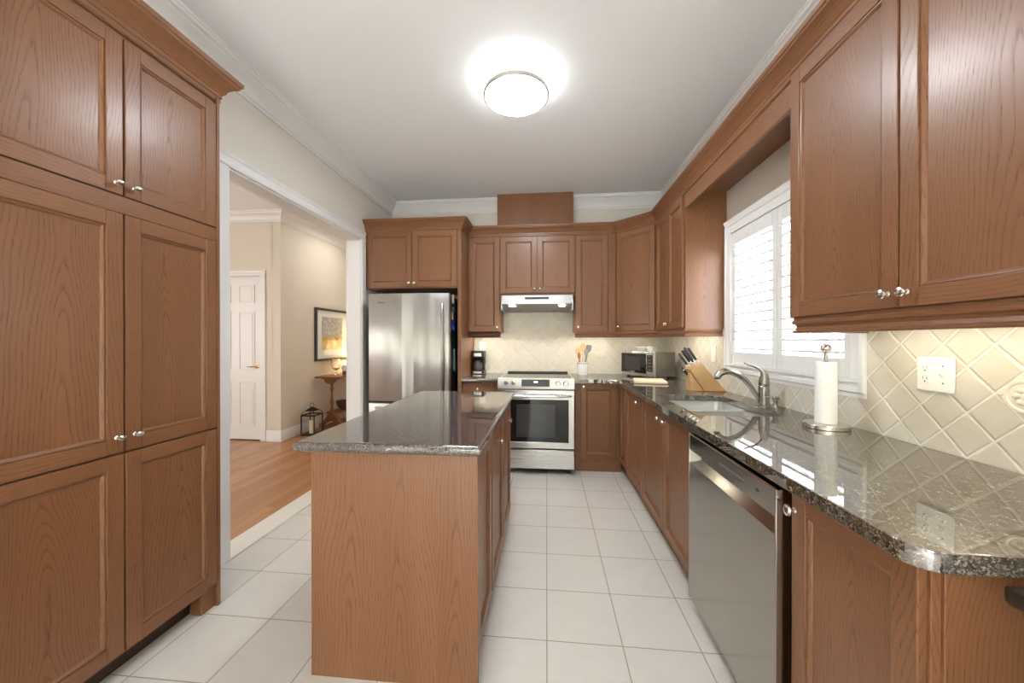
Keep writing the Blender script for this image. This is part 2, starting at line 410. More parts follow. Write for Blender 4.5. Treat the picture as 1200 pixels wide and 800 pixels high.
wr.box(XR, XR+0.2, YF, WY0, 0, ZC); wr.box(XR, XR+0.2, WY1, YB+0.12, 0, ZC); wr.box(XR, XR+0.2, WY0, WY1, 0, WZ0); wr.box(XR, XR+0.2, WY0, WY1, WZ1, ZC)
struct('wall_right', wr, 'wall', 'beige wall with the shuttered window')
wf = MB()
wf.box(-6.1, -1.6, YF-0.12, YF, 0, ZC); wf.box(-0.1, 1.6, YF-0.12, YF, 0, ZC); wf.box(-1.6, -0.1, YF-0.12, YF, 2.2, ZC)
struct('wall_front', wf, 'wall', 'beige wall behind the camera with a patio door opening')
struct('wall_hall_side', MB().box(-6.1, -5.98, YF, 7.2, 0, ZC), 'hall', 'beige far side wall of the hall')
struct('wall_hall_end', MB().box(-3.62, -1.9, 7.05, 7.2, 0, ZC), 'hall', 'beige end wall of the hall')
struct('wall_hall_picture', MB().box(-3.62, -3.494, 4.476, 7.1, 0, ZC), 'hall', 'pale beige hall wall carrying the framed picture')
wa = MB(); wa.box(-3.76, -3.60, 4.476, 4.60, 0, ZC); wa.box(-6.0, -4.56, 4.476, 4.60, 0, ZC); wa.box(-4.56, -3.76, 4.476, 4.60, 2.20, ZC); wa.box(-4.8, -3.60, 4.601, 4.65, 0, ZC)
struct('wall_hall_door', wa, 'hall', 'beige hall wall around the white panelled door')

CR = [(0, 0), (0.012, 0), (0.012, 0.018), (0.022, 0.024), (0.026, 0.040), (0.040, 0.062), (0.062, 0.088), (0.076, 0.098), (0.084, 0.112), (0.098, 0.118), (0.098, 0.135), (0.106, 0.138), (0.106, 0.15), (0, 0.15)]
def crown(name, F, u0, u1, z, m0=-1, m1=-1, label='white crown moulding at the ceiling'):
    mb = MB(F); mb.prism([(n, v+z) for n, v in CR], u0, u1, m0, m1); struct(name, mb, 'white', label)
crown('trim_2', Fr((XL, 0, 0), (0, 1, 0), (1, 0, 0)), YF, YB, ZC-0.15, -1, -1, 'white crown moulding over the left wall')
mb = MB(Fr((0, YB, 0), (1, 0, 0), (0, -1, 0)))
mb.prism([(n, v+ZC-0.15) for n, v in CR], XL, -0.575, -1, 0); mb.prism([(n, v+ZC-0.15) for n, v in CR], 0.305, XR, 0, -1)
struct('trim_3', mb, 'white', 'white crown moulding over the rear wall')
crown('trim_4', Fr((XR, 0, 0), (0, 1, 0), (-1, 0, 0)), YF, YB, ZC-0.15, -1, -1, 'white crown moulding over the window wall')
crown('trim_5', Fr((-3.494, 0, 0), (0, 1, 0), (1, 0, 0)), 4.476, 7.05, ZC-0.13, 1, -1, 'white crown moulding over the picture wall')
crown('trim_6', Fr((0, 4.476, 0), (1, 0, 0), (0, -1, 0)), -5.98, -3.494, ZC-0.13, -1, 1, 'white crown moulding over the hall door wall')

# cased opening
FL = Fr((XL, 0, 0), (0, 1, 0), (1, 0, 0))
cs = MB(FL)
CP = [(0, 0), (0.020, 0), (0.022, 0.012), (0.016, 0.022), (0.014, 0.060), (0.020, 0.070), (0.022, 0.084), (0, 0.084)]
cs.prism([(n, v+2.385) for n, v in CP], 1.946, 3.699)
cs.box(1.946, 2.03, 0, 0.018, 0, 2.386, bev=0.004); cs.box(3.615, 3.699, 0, 0.018, 0, 2.386, bev=0.004); cs.box(3.62, 3.632, 0.016, 0.022, 0, 2.38)
cs.box(2.028, 2.040, -0.135, 0.004, 0, 2.372); cs.box(3.605, 3.617, -0.135, 0.004, 0, 2.372); cs.box(2.028, 3.617, -0.135, 0.004, 2.372, 2.387)
cs.box(3.60, 3.69, -0.15, -0.13, 0, 2.46, bev=0.003); cs.box(1.96, 2.04, -0.15, -0.13, 0, 2.46); cs.box(1.96, 3.69, -0.15, -0.13, 2.38, 2.46)
struct('trim_7', cs, 'white', 'white casing around the opening to the hall')

BP = [(0, 0), (0.016, 0), (0.016, 0.10), (0.011, 0.112), (0.011, 0.125), (0.005, 0.14), (0, 0.14)]
struct('baseboard_hall_picture', MB(Fr((-3.494, 0, 0), (0, 1, 0), (1, 0, 0))).prism(BP, 4.476, 7.05, 1, 0), 'white', 'white baseboard under the framed picture')
struct('baseboard_hall_door', MB(Fr((0, 4.476, 0), (1, 0, 0), (0, -1, 0))).prism(BP, -3.69, -3.494, 0, 1), 'white', 'white baseboard beside the hall door')

# hall door
d1 = tag(MB(Fr((0, 4.49, 0), (1, 0, 0), (0, -1, 0))).box(-4.54, -3.775, -0.035, 0, 0.012, 2.185, bev=0.002).build('door_1', 'white', None, (-4.16, 4.49, 0)), 'white six panel hall door', kind='structure')
mb = MB(Fr((0, 4.49, 0), (1, 0, 0), (0, -1, 0)))
for u0, u1 in ((-4.445, -4.215), (-4.10, -3.87)):
    for v0, v1 in ((0.20, 0.78), (0.94, 1.72), (1.83, 2.07)):
        for k, (a, n) in enumerate(((0, 0.003), (0.018, -0.004), (0.03, 0.006))): pass
        mb.box(u0, u1, -0.001, 0.002, v0, v1, bev=0.001); 
        mb.slab([(u0, v0), (u1, v0), (u1, v1), (u0, v1)], 0.0, 0.009, 0.002, 1, holes=[[(u0+.016, v0+.016), (u0+.016, v1-.016), (u1-.016, v1-.016), (u1-.016, v0+.016)]], axis=1)
        mb.box(u0+0.03, u1-0.03, 0, 0.008, v0+0.03, v1-0.03, bev=0.006)
mb.build('panel_moulding', 'white', d1)
mb = MB(Fr((0, 4.49, 0), (1, 0, 0), (0, -1, 0)))
mb.lathe([(0, 0), (0.026, 0), (0.026, 0.006), (0.010, 0.012), (0.009, 0.04), (0, 0.042)], (-3.835, 0, 0.985), 1, 18)
mb.tube([(-3.835, 0.042, 0.985), (-3.87, 0.045, 0.985), (-3.92, 0.042, 0.982), (-3.95, 0.040, 0.985)], [0.009, 0.008, 0.007, 0.006], 10)
o = mb.build('door_handle', 'brass', d1); o['label'] = 'brass lever handle'
cs = MB(Fr((0, 4.476, 0), (1, 0, 0), (0, -1, 0)))
cs.box(-3.775, -3.70, 0, 0.018, 0, 2.2, bev=0.004); cs.box(-4.61, -4.54, 0, 0.018, 0, 2.2, bev=0.004); cs.prism([(n*0.9, v*0.85+2.185) for n, v in CP], -4.62, -3.70)
cs.box(-3.775, -3.765, -0.12, 0.0, 0, 2.19); cs.box(-4.56, -4.54, -0.12, 0, 0, 2.19)
struct('trim_8', cs, 'white', 'white casing around the hall door')

# patio door behind the camera, so that metal and glass have something to reflect
mb = MB()
for x0, x1 in ((-1.62, -1.54), (-0.89, -0.81), (-0.16, -0.08)): mb.box(x0, x1, YF-0.08, YF+0.02, 0, 2.22, bev=0.005)
mb.box(-1.62, -0.08, YF-0.08, YF+0.02, 2.14, 2.22, bev=0.005); mb.box(-1.62, -0.08, YF-0.08, YF+0.02, 0, 0.12, bev=0.005)
struct('door_2', mb, 'white', 'white patio door behind the camera')

# kitchen window with plantation shutters
FW = Fr((XR, 0, 0), (0, 1, 0), (-1, 0, 0))
w1 = MB(FW)
w1.box(1.79, 1.83, -0.16, -0.02, WZ0, WZ1); w1.box(2.86, 2.90, -0.16, -0.02, WZ0, WZ1); w1.box(1.79, 2.90, -0.16, -0.02, WZ1-0.04, WZ1); w1.box(1.79, 2.90, -0.16, -0.02, WZ0, WZ0+0.04); w1.box(2.33, 2.37, -0.15, -0.09, WZ0, WZ1)
win = tag(w1.build('window_1', 'white', None, (XR, 2.35, WZ0)), 'white framed window with white plantation shutters', kind='structure')
mb = MB(FW); mb.box(1.82, 2.87, -0.125, -0.12, WZ0+0.03, WZ1-0.03); mb.build('pane', 'pane', win)
mb = MB(FW)
for y0, y1 in ((1.722, 1.80), (2.893, 2.968)):
    mb.box(y0, y1, 0.0, 0.020, 1.10, 2.20, bev=0.004); mb.box(y0+0.05 if y0 > 2 else y0, y1 if y0 > 2 else y1-0.05, 0.0, 0.028, 1.10, 2.20, bev=0.004)
HP = [(0, 0), (0.018, 0), (0.018, 0.055), (0.024, 0.060), (0.024, 0.072), (0.030, 0.085), (0.034, 0.10), (0, 0.10)]
mb.prism([(n, v+2.140) for n, v in HP], 1.722, 2.968)
SP = [(0, 0), (0.014, 0), (0.014, 0.018), (0.024, 0.024), (0.024, 0.045), (0.016, 0.052), (0.016, 0.062), (0.030, 0.068), (0.030, 0.082), (0, 0.082)]
mb.prism([(n, v+1.076) for n, v in SP], 1.722, 2.968)
mb.build('casing', 'white', win)
for k, (y0, y1) in enumerate(((1.803, 2.348), (2.352, 2.893))):
    sh = MB(FW)
    L0, L1 = (y0+0.048, y1-0.046)
    sh.box(y0, L0, -0.022, 0.006, 1.158, 2.140, bev=0.003); sh.box(L1, y1, -0.022, 0.006, 1.158, 2.140, bev=0.003)
    sh.box(L0, L1, -0.022, 0.006, 1.158, 1.248, bev=0.003); sh.box(L0, L1, -0.022, 0.006, 2.05, 2.140, bev=0.003)
    so = sh.build('shutter', 'white', win)
    nl = 13; pitch = (2.05-1.248)/nl
    for i in range(nl):
        z = 1.248+pitch*(i+0.5); lv = MB(FW); t = math.radians(10)
        prof = []
        for pn, pz in ((0.031, -0.0045), (0.0318, 0), (0.031, 0.0045), (0.028, 0.006), (0, 0.0066), (-0.028, 0.006), (-0.031, 0.0045), (-0.0318, 0), (-0.031, -0.0045), (-0.028, -0.006), (0, -0.0066), (0.028, -0.006)):
            prof.append((-0.008+pn*math.cos(t)+pz*math.sin(t), z-pn*math.sin(t)+pz*math.cos(t)))
        lv.prism(prof, L0+0.002, L1-0.002); lv.build('louver', 'white', so)

# outside: the neighbour's pale facade with a window
fac = thing('neighbour_house', 'pale neighbouring house wall seen through the shutters', 'house', (4.6, 4.5, 0))
mb = MB(); mb.box(4.6, 4.8, 0.0, 12.0, -0.5, 4.6)
for i in range(20): mb.box(4.585, 4.605, 0.0, 12.0, -0.5+i*0.25, -0.5+i*0.25+0.235)
mb.build('wall', 'siding', fac)
for y0, z0 in ((6.2, 0.9), (9.6, 1.0)):
    mb = MB(); mb.box(4.54, 4.6, y0, y0+1.5, z0, z0+2.6, bev=0.01); f = mb.build('window', 'white', fac)
    mb = MB()
    for a, b in ((0.08, 0.50), (0.58, 1.0), (1.06, 1.42)): mb.box(4.53, 4.545, y0+a, y0+b, z0+0.1, z0+2.5)
    mb.build('pane', 'tint', f)
tag(MB().box(-7, 4, -9.6, -9.0, -0.5, 3.4, bev=0.1).build('dimming_hedge', plain('hedge_green', (0.13, 0.16, 0.08), 0.9), None, (-1.5, -9.3, -0.5)), 'unseen green hedge added outside the patio door to dim its reflection', 'hedge')  # unseen hedge added to dim the bright opening mirrored in the steel
tag(MB().box(-7, 4, -9.0, YF-0.3, -0.2, -0.1).build('ground_patio', 'paving', None, (-1.5, -6, -0.2)), 'pale paved patio outside', kind='structure')
tag(MB().box(1.7, 30, -10, 30, -0.6, -0.5).build('ground', 'paving', None, (4, 5, -0.6)), 'pale paved ground outside the window', kind='structure')

# backsplashes (with counter-line grout caulk)
sp = struct('backsplash_back', MB().box(-0.885, XR, YB-0.010, YB+0.001, 0.94, 1.86), 'tileb', 'cream diagonal wall tiles behind the range')
def relief(cx, cz, F, parent, name):
    mb = MB(F)
    for k, (r, n) in enumerate(((0.070, 0.004), (0.050, 0.007), (0.036, 0.004))):
        ri = r-0.012
        mb.slab([(cx-r, cz), (cx, cz-r), (cx+r, cz), (cx, cz+r)], 0.0, n, 0.0015, 1, holes=[[(cx-ri, cz), (cx, cz+ri), (cx+ri, cz), (cx, cz-ri)]], axis=1)
    mb.build(name, 'deco', parent)
FBS = Fr((0, YB-0.010, 0), (1, 0, 0), (0, -1, 0)); FRS = Fr((XR-0.010, 0, 0), (0, 1, 0), (-1, 0, 0))
relief(-0.579, 1.17, FBS, sp, 'relief_tile'); 
sr = MB(); sr.box(XR-0.010, XR+0.001, 0.72, 1.722, 0.94, 1.45); sr.box(XR-0.010, XR+0.001, 1.722, 2.968, 0.94, 1.08); sr.box(XR-0.010, XR+0.001, 2.968, YB-0.009, 0.94, 1.45)
sp2 = struct('backsplash_right', sr, 'tiler', 'cream diagonal wall tiles below the window and right cabinets')
mb = MB(FRS); cx, cz = 1.192, 1.168
mb.slab([(cx-.070, cz), (cx, cz-.070), (cx+.070, cz), (cx, cz+.070)], 0, 0.004, 0.002, 1, axis=1)
mb.lathe([(0.036, 0.0), (0.042, 0.008), (0.048, 0.0085), (0.052, 0.002)], (cx, 0, cz), 1, 32)
for k in range(6):
    a = PI*k/3; mb.ball((cx+0.020*math.cos(a), 0.004, cz+0.020*math.sin(a)), 0.011, 1, 0.5, 0.8, 10)
mb.ball((cx, 0.005, cz), 0.010, 1, 0.6, 1, 10)
for sx in (-1, 1): mb.ball((cx+sx*0.058, 0.004, cz), 0.006, 1.2, 0.5, 0.7, 8); mb.ball((cx, 0.004, cz+sx*0.058), 0.006, 0.7, 0.5, 1.2, 8)
mb.build('relief_tile', 'deco', sp2)

# ------------------------------------------------------------------ cabinet builders
def knob(door, F, u, v, n, su=1.0, sv=1.0):
    mb = MB(F)
    mb.lathe([(0, 0), (0.0085, 0), (0.0085, 0.003), (0.0050, 0.006), (0.0048, 0.014), (0.0075, 0.0155)], (u, n, v), 1, 14)
    mb.lathe([(0, 0.0145), (0.008, 0.0150), (0.0125, 0.0180), (0.0145, 0.0220), (0.0130, 0.0265), (0.0075, 0.0300), (0, 0.0310)], (u, n, v), 1, 18, su, sv)
    return mb.build('knob', 'nickel', door)
def door(cab, F, u0, u1, v0, v1, n0=0.0, th=0.020, st=0.056, kn=None, ks=(1.0, 1.0), name='door'):
    mb = MB(F); t = n0+th
    mb.box(u0, u0+st, n0, t, v0, v1, 2, 0.003); mb.box(u1-st, u1, n0, t, v0, v1, 2, 0.003)
    mb.box(u0+st, u1-st, n0, t-0.0006, v0, v0+st, 0, 0.002); mb.box(u0+st, u1-st, n0, t-0.0006, v1-st, v1, 0, 0.002)
    a0, a1, b0, b1 = u0+st-0.001, u1-st+0.001, v0+st-0.001, v1-st+0.001
    steps = ((0.0, t-0.002), (0.0003, t-0.011), (0.0022, t-0.011), (0.0032, t-0.0045), (0.007, t-0.0055), (0.0125, t-0.0105), (0.0140, t-0.0135))
    def ring(i, n): return [(a0+i, n, b0+i), (a1-i, n, b0+i), (a1-i, n, b1-i), (a0+i, n, b1-i)]
    for (i, n), (j, m) in zip(steps, steps[1:]):
        A, B = ring(i, n), ring(j, m)
        for k in range(4): mb.quad((A[k], A[(k+1) % 4], B[(k+1) % 4], B[k]), 0 if k % 2 == 0 else 2)
    e = steps[-1][0]
    mb.box(a0+e-0.001, a1-e+0.001, n0, steps[-1][1], b0+e-0.001, b1-e+0.001, 2, 0, True)
    d = mb.build(name, 'oak', cab)
    if kn: knob(d, F, kn[0], kn[1], t, *ks)
    return d
OC = [(0, 0), (0.006, 0), (0.010, 0.006), (0.010, 0.020), (0.014, 0.024), (0.014, 0.036), (0.022, 0.044), (0.030, 0.062), (0.046, 0.078), (0.060, 0.086), (0.060, 0.094), (0.068, 0.098), (0.070, 0.115), (0, 0.115)]
def ocrown(cab, F, u0, u1, z, m0=0, m1=0, k=1.0, kz=1.0):
    mb = MB(F); mb.prism([(0.0+n*k, v*kz+z) for n, v in OC], u0, u1, m0, m1); return mb
RP = [(-0.02, 0), (0.012, 0), (0.016, 0.004), (0.016, 0.010), (0.008, 0.014), (0.004, 0.026), (0.008, 0.036), (0.016, 0.040), (0.018, 0.050), (0.012, 0.056), (0.012, 0.066), (-0.02, 0.066)]
def rail(mb, u0, u1, z=1.364, m0=0, m1=0, off=-0.004):
    return mb.prism([(n+off, v+z) for n, v in RP], u0, u1, m0, m1)

# ------------------------------------------------------------------ pantry (left foreground)
FP = Fr((-1.66, 0, 0), (0, 1, 0), (1, 0, 0))
pan = thing('pantry_cabinet', 'tall oak pantry cabinet with six panelled doors, left of the hall opening', 'cabinet', (-1.80, 1.27, 0))
mb = MB(FP); mb.box(0.84, 1.686, -0.265, 0.0, 0.10, 2.55, 2, 0.002); mb.box(1.668, 1.686, -0.265, 0.018, 0.0, 2.55, 2, 0.003); mb.box(0.84, 1.667, 0.0, 0.016, 1.826, 1.892, 0, 0.002)
mb.box(1.600, 1.680, -0.060, 0.0, 0.0, 0.11, 2, 0.002)
mb.build('body', 'oak', pan)
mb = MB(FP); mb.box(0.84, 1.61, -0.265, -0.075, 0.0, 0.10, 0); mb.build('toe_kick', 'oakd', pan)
for v0, v1, kv in ((1.896, 2.510, 1.935), (0.900, 1.824, 0.960), (0.118, 0.892, None)):
    for u0, u1, ku in ((0.862, 1.264, 1.238), (1.270, 1.664, 1.300)):
        door(pan, FP, u0, u1, v0, v1, kn=(ku, kv) if kv else None, ks=(1.15, 0.72))
mb = ocrown(pan, FP, 0.84, 1.686, 2.530, 0, 1, 1.15, 1.2)
mb.build('crown_moulding', 'oak', pan)
mb = MB(Fr((0, 1.686, 0), (-1, 0, 0), (0, 1, 0))); mb.prism([(n*1.15, v*1.2+2.530) for n, v in OC], 1.66, 1.925, 1, 0); mb.build('crown_return', 'oak', pan)

# ------------------------------------------------------------------ refrigerator and its cabinet
FF = Fr((0, 3.72, 0), (1, 0, 0), (0, -1, 0))
fc = thing('refrigerator_cabinet', 'deep oak two door cabinet above the stainless refrigerator, beside the hall opening', 'cabinet', (-1.41, 4.05, 1.88))
mb = MB(FF); mb.box(XL+0.003, -0.923, -0.658, 0.0, 1.882, 2.489, 2, 0.002); mb.box(XL+0.003, -0.886, -0.658, 0.0, 2.490, 2.56, 2, 0.0); mb.build('body', 'oak', fc)
mb = MB(FF); mb.box(-0.922, -0.886, -0.658, 0.012, 0.0, 2.489, 2, 0.002, True); tag(mb.build('refrigerator_end_panel', 'oak', None, (-0.904, 4.05, 0)), 'tall narrow oak panel standing against the right side of the refrigerator', 'panel')
door(fc, FF, -1.900, -1.414, 1.894, 2.485, kn=(-1.438, 1.935)); door(fc, FF, -1.406, -0.930, 1.894, 2.485, kn=(-1.380, 1.935))
ocrown(fc, FF, XL+0.003, -0.886, 2.490, 0, 1).build('crown_moulding', 'oak', fc)
mb = MB(Fr((-0.886, 0, 0), (0, 1, 0), (1, 0, 0))); mb.prism([(n, v+2.490) for n, v in OC], 3.72, 3.975, 1, 0); mb.build('crown_return', 'oak', fc)

fr = thing('refrigerator', 'stainless steel refrigerator with bottom freezer and black sides', 'refrigerator', (-1.38, 3.9, 0))
def bowed(F, u0, u1, v0, v1, n0, n1, bow, k=14):
    """a door slab whose front bulges by bow"""
    mb = MB(F); P = [(u0, n0), (u0, n1-0.012)]
    for i in range(k+1):
        t = i/k; u = u0+0.004+(u1-u0-0.008)*t; P.append((u, n1+bow*(1-(2*t-1)**2)))
    P += [(u1, n1-0.012), (u1, n0)]
    mb.slab(P, v0, v1, 0.004, 2); return mb
mb = MB(); mb.box(-1.79, -0.968, 3.575, 4.30, 0.03, 1.785, bev=0.006); mb.build('body', 'black', fr)
FD = Fr((0, 3.57, 0), (1, 0, 0), (0, -1, 0))
dt = bowed(FD, -1.797, -0.962, 0.722, 1.803, 0.0, 0.050, 0.016).build('door', 'steel', fr)
fz = bowed(FD, -1.797, -0.962, 0.09, 0.700, 0.0, 0.050, 0.016).build('freezer_drawer', 'steel', fr)
mb = MB(FD); hp = []
for i in range(13):
    t = i/12; hp.append((-1.030+0.012*math.sin(PI*t), 0.055+0.052*math.sin(PI*t)**0.55, 0.79+0.90*t))
mb.tube(hp, [0.014]+[0.017]*11+[0.014], 12, flat=1.3); mb.build('handle', 'steel', dt)
mb = MB(FD); hp = [(-1.72+0.68*i/12, 0.058+0.05*math.sin(PI*i/12)**0.6, 0.655) for i in range(13)]
mb.tube(hp, 0.013, 12); mb.build('handle', 'steel', fz)
mb = MB(FD); mb.box(-1.775, -1.70, -0.02, 0.03, 1.804, 1.822, bev=0.004); mb.build('hinge_cover', 'black', fr)
mb = MB(FD); mb.box(-1.69, -1.61, 0.058, 0.0605, 1.705, 1.718, bev=0.001); mb.build('badge', 'grey', dt)
for i, (y, z, w, h, m, lab) in enumerate(((3.68, 1.715, 0.06, 0.09, 'pale', 'pale paper magnet highest on the black refrigerator side'), (3.70, 1.625, 0.05, 0.05, 'grey', 'grey magnet clip below the pale paper magnet'), (3.66, 1.545, 0.035, 0.075, 'tan', 'tan strip magnet above the blue one on refrigerator side'), (3.69, 1.465, 0.06, 0.07, 'blue', 'blue magnet on the black refrigerator side'))):
    mb = MB(); mb.slab(rrect(y-w/2, y+w/2, z, z+h, 0.008, 3), -0.967, -0.960, 0.001, 1, axis=0)
    if m == 'blue': mb.box(-0.966, -0.957, y-0.03, y-0.012, z-0.03, z+0.01, bev=0.002); mb.box(-0.966, -0.957, y+0.012, y+0.03, z-0.03, z+0.01, bev=0.002)
    tag(mb.build('refrigerator_magnet', m, None, (-0.967, y, z)), lab, 'magnet')
mg = thing('utensil_rack', 'grey bar shaped hanging gadget low on the black refrigerator side', 'gadget', (-0.967, 3.72, 1.0))
mb = MB(); mb.box(-0.967, -0.955, 3.71, 3.735, 1.02, 1.24, bev=0.003); mb.build('bar', 'grey', mg)
mb = MB(); mb.tube([(-0.955, 3.70, 1.0), (-0.945, 3.715, 1.015), (-0.950, 3.73, 1.0), (-0.945, 3.75, 0.985)], 0.004, 8); mb.build('hook', 'nickel', mg)

# ------------------------------------------------------------------ wall cabinets on the rear wall
FB = Fr((0, 4.05, 0), (1, 0, 0), (0, -1, 0))
ca = thing('wall_cabinet', 'narrow single door oak wall cabinet above the coffee maker', 'cabinet', (-0.70, 4.2, 1.42))
mb = MB(FB); mb.box(-0.884, -0.519, -0.325, 0, 1.424, 2.55, 2, 0.002); mb.build('body', 'oak', ca)
door(ca, FB, -0.866, -0.527, 1.434, 2.485, kn=(-0.552, 1.478))
ocrown(ca, FB, -0.884, -0.519, 2.490).build('crown_moulding', 'oak', ca)
mb = rail(MB(FB), -0.884, -0.519, m1=1); mb2 = mb; rail(mb, -0.884, -0.519); mb.build('light_rail', 'oak', ca)
cb = thing('wall_cabinet', 'short two door oak cabinet above the range hood', 'cabinet', (-0.1, 4.2, 1.83))
mb = MB(FB); mb.box(-0.519, 0.311, -0.325, 0, 1.828, 2.55, 2, 0.002); mb.build('body', 'oak', cb)
door(cb, FB, -0.513, -0.108, 1.860, 2.485, kn=(-0.135, 1.905)); door(cb, FB, -0.102, 0.305, 1.860, 2.485, kn=(-0.072, 1.905))
ocrown(cb, FB, -0.519, 0.311, 2.490).build('crown_moulding', 'oak', cb)
cc = thing('wall_cabinet', 'single door oak wall cabinet above the utensil crock, right of the hood', 'cabinet', (0.5, 4.2, 1.42))
mb = MB(FB); mb.box(0.311, 0.757, -0.325, 0, 1.424, 2.55, 2, 0.002); mb.box(0.668, 0.745, 0, 0.016, 1.43, 2.487, 2, 0.002); mb.build('body', 'oak', cc)
door(cc, FB, 0.319, 0.662, 1.434, 2.485, kn=(0.345, 1.478))
ocrown(cc, FB, 0.311, 0.757, 2.490, 0, -0.414).build('crown_moulding', 'oak', cc)
rail(MB(FB), 0.311, 0.757, m1=-0.414).build('light_rail', 'oak', cc)
# corner cabinet
FC = Fr((0.757, 4.05, 0), (1, -1, 0), (-1, -1, 0)); LD = math.hypot(0.333, 0.31)
ce = thing('corner_cabinet', 'angled single door oak corner wall cabinet above the microwave', 'cabinet', (1.1, 4.1, 1.42))
mb = MB(); mb.slab([(0.757, 4.05), (1.09, 3.717), (XR-0.002, 3.717), (XR-0.002, YB-0.002), (0.757, YB-0.002)], 1.424, 2.55, 0.0, g=2); mb.build('body', 'oak', ce)
LD = 0.333*math.sqrt(2)
door(ce, FC, 0.014, LD-0.016, 1.434, 2.485, n0=0.0, kn=(0.042, 1.478))
ocrown(ce, FC, 0, LD, 2.490, -0.414, -0.414).build('crown_moulding', 'oak', ce)
rail(MB(FC), 0, LD, m0=-0.414, m1=-0.414).build('light_rail', 'oak', ce)
# duct cover
bx = MB(); bx.box(-0.572, 0.302, 4.19, 4.372, 2.552, 3.029, 2, 0.003, True)
tag(bx.build('duct_cover', 'oak', None, (-0.13, 4.28, 2.552)), 'plain oak duct box rising from the hood cabinet to the ceiling', 'cabinet')

# wall cabinets on the window wall
FR = Fr((1.09, 0, 0), (0, 1, 0), (-1, 0, 0))
cf = thing('wall_cabinet', 'two door oak wall cabinet left of the window, above the knife block', 'cabinet', (1.25, 3.35, 1.42))
mb = MB(FR); mb.box(2.98, 3.717, -0.308, 0, 1.424, 2.55, 2, 0.002, True); mb.build('body', 'oak', cf)
door(cf, FR, 3.362, 3.700, 1.434, 2.485, kn=(3.385, 1.478)); door(cf, FR, 3.000, 3.356, 1.434, 2.485, kn=(3.333, 1.478))
ocrown(cf, FR, 2.98, 3.717, 2.490, 0, -0.414).build('crown_moulding', 'oak', cf)
mb = MB(FR); rail(mb, 2.98, 3.717, m0=1, m1=-0.414); mb.build('light_rail', 'oak', cf)
mb = MB(Fr((0, 2.98, 0), (1, 0, 0), (0, -1, 0))); rail(mb, 1.09, XR-0.035, m0=1); mb.build('light_rail_return', 'oak', cf)
cn = thing('wall_cabinet', 'large two door oak wall cabinet in the right foreground above the outlet', 'cabinet', (1.25, 1.2, 1.42))
mb = MB(FR); mb.box(0.70, 1.720, -0.308, 0, 1.424, 2.55, 2, 0.002, True); mb.build('body', 'oak', cn)
door(cn, FR, 1.2215, 1.715, 1.434, 2.489, kn=(1.250, 1.478), ks=(1.05, 1.05)); door(cn, FR, 0.722, 1.2155, 1.434, 2.489, kn=(1.188, 1.478), ks=(1.05, 1.05))
ocrown(cn, FR, 0.70, 1.720, 2.490).build('crown_moulding', 'oak', cn)
mb = MB(FR); rail(mb, 0.70, 1.70, m1=1); mb.build('light_rail', 'oak', cn)
mb = MB(Fr((0, 1.70, 0), (-1, 0, 0), (0, 1, 0))); rail(mb, -(XR-0.04), -1.09, m1=1); mb.build('light_rail_return', 'oak', cn)
va = thing('window_valance', 'oak valance board with crown bridging above the shuttered window', 'valance', (1.2, 2.35, 2.37))
mb = MB(FR); mb.box(1.7205, 2.9795, -0.02, 0.0, 2.375, 2.55, 1-1, 0.002); mb.build('front_board', 'oak', va)
mb = MB(FR); mb.box(1.7205, 2.9795, -0.308, -0.02, 2.492, 2.512, 0); mb.build('soffit_board', 'oak', va)
ocrown(va, FR, 1.7205, 2.9795, 2.490).build('crown_moulding', 'oak', va)

# ------------------------------------------------------------------ base cabinets
FA = Fr((0, 3.76, 0), (1, 0, 0), (0, -1, 0))
b1 = thing('base_cabinet', 'oak drawer base cabinet under the coffee maker, left of the range', 'cabinet', (-0.7, 4.05, 0))
mb = MB(FA); mb.box(-0.884, -0.50, -0.60, 0, 0.10, 0.90, 2, 0.002); mb.box(-0.884, -0.50, -0.6, -0.06, 0, 0.10, 0); mb.build('body', 'oak', b1)
mb = MB(FA); mb.box(-0.870, -0.565, 0, 0.02, 0.745, 0.888, 0, 0.004); d = mb.build('drawer', 'oak', b1); knob(d, FA, -0.717, 0.825, 0.02)
door(b1, FA, -0.870, -0.565, 0.13, 0.735)
b2 = thing('base_cabinet', 'oak single door base cabinet right of the range, facing the camera', 'cabinet', (0.51, 4.05, 0))
mb = MB(FA); mb.box(0.285, 0.75, -0.60, 0, 0.0, 0.90, 2, 0.002); mb.box(0.285, 0.74, 0, 0.006, 0.0, 0.115, 0, 0.002); mb.build('body', 'oak', b2)
door(b2, FA, 0.345, 0.700, 0.128, 0.890, kn=(0.372, 0.862))
FG = Fr((0.75, 0, 0), (0, 1, 0), (-1, 0, 0))
b3 = thing('base_cabinet', 'oak base cabinet with narrow and wide door between corner and sink cabinet', 'cabinet', (1.07, 3.3, 0))
mb = MB(FG); mb.box(2.875, 3.76, -0.62, 0, 0.10, 0.90, 2, 0.002); mb.build('body', 'oak', b3)
mb = MB(FG); mb.box(2.875, 3.70, -0.60, -0.045, 0.0, 0.10, 0); mb.build('toe_kick', 'oak', b3)
door(b3, FG, 3.475, 3.725, 0.128, 0.890, st=0.050); door(b3, FG, 2.882, 3.455, 0.128, 0.890, kn=(2.985, 0.835))
b4 = thing('sink_cabinet', 'oak two door sink base cabinet beside the dishwasher', 'cabinet', (1.07, 2.37, 0))
mb = MB(FG)
mb.box(1.872, 1.890, -0.62, 0, 0.10, 0.90, 2, 0.002); mb.box(2.857, 2.875, -0.62, 0, 0.10, 0.90, 2, 0.002); mb.box(1.89, 2.857, -0.62, -0.60, 0.10, 0.90, 2); mb.box(1.89, 2.857, -0.60, -0.02, 0.10, 0.12, 0)
mb.box(1.89, 2.857, -0.02, 0, 0.10, 0.90, 2, 0.002)
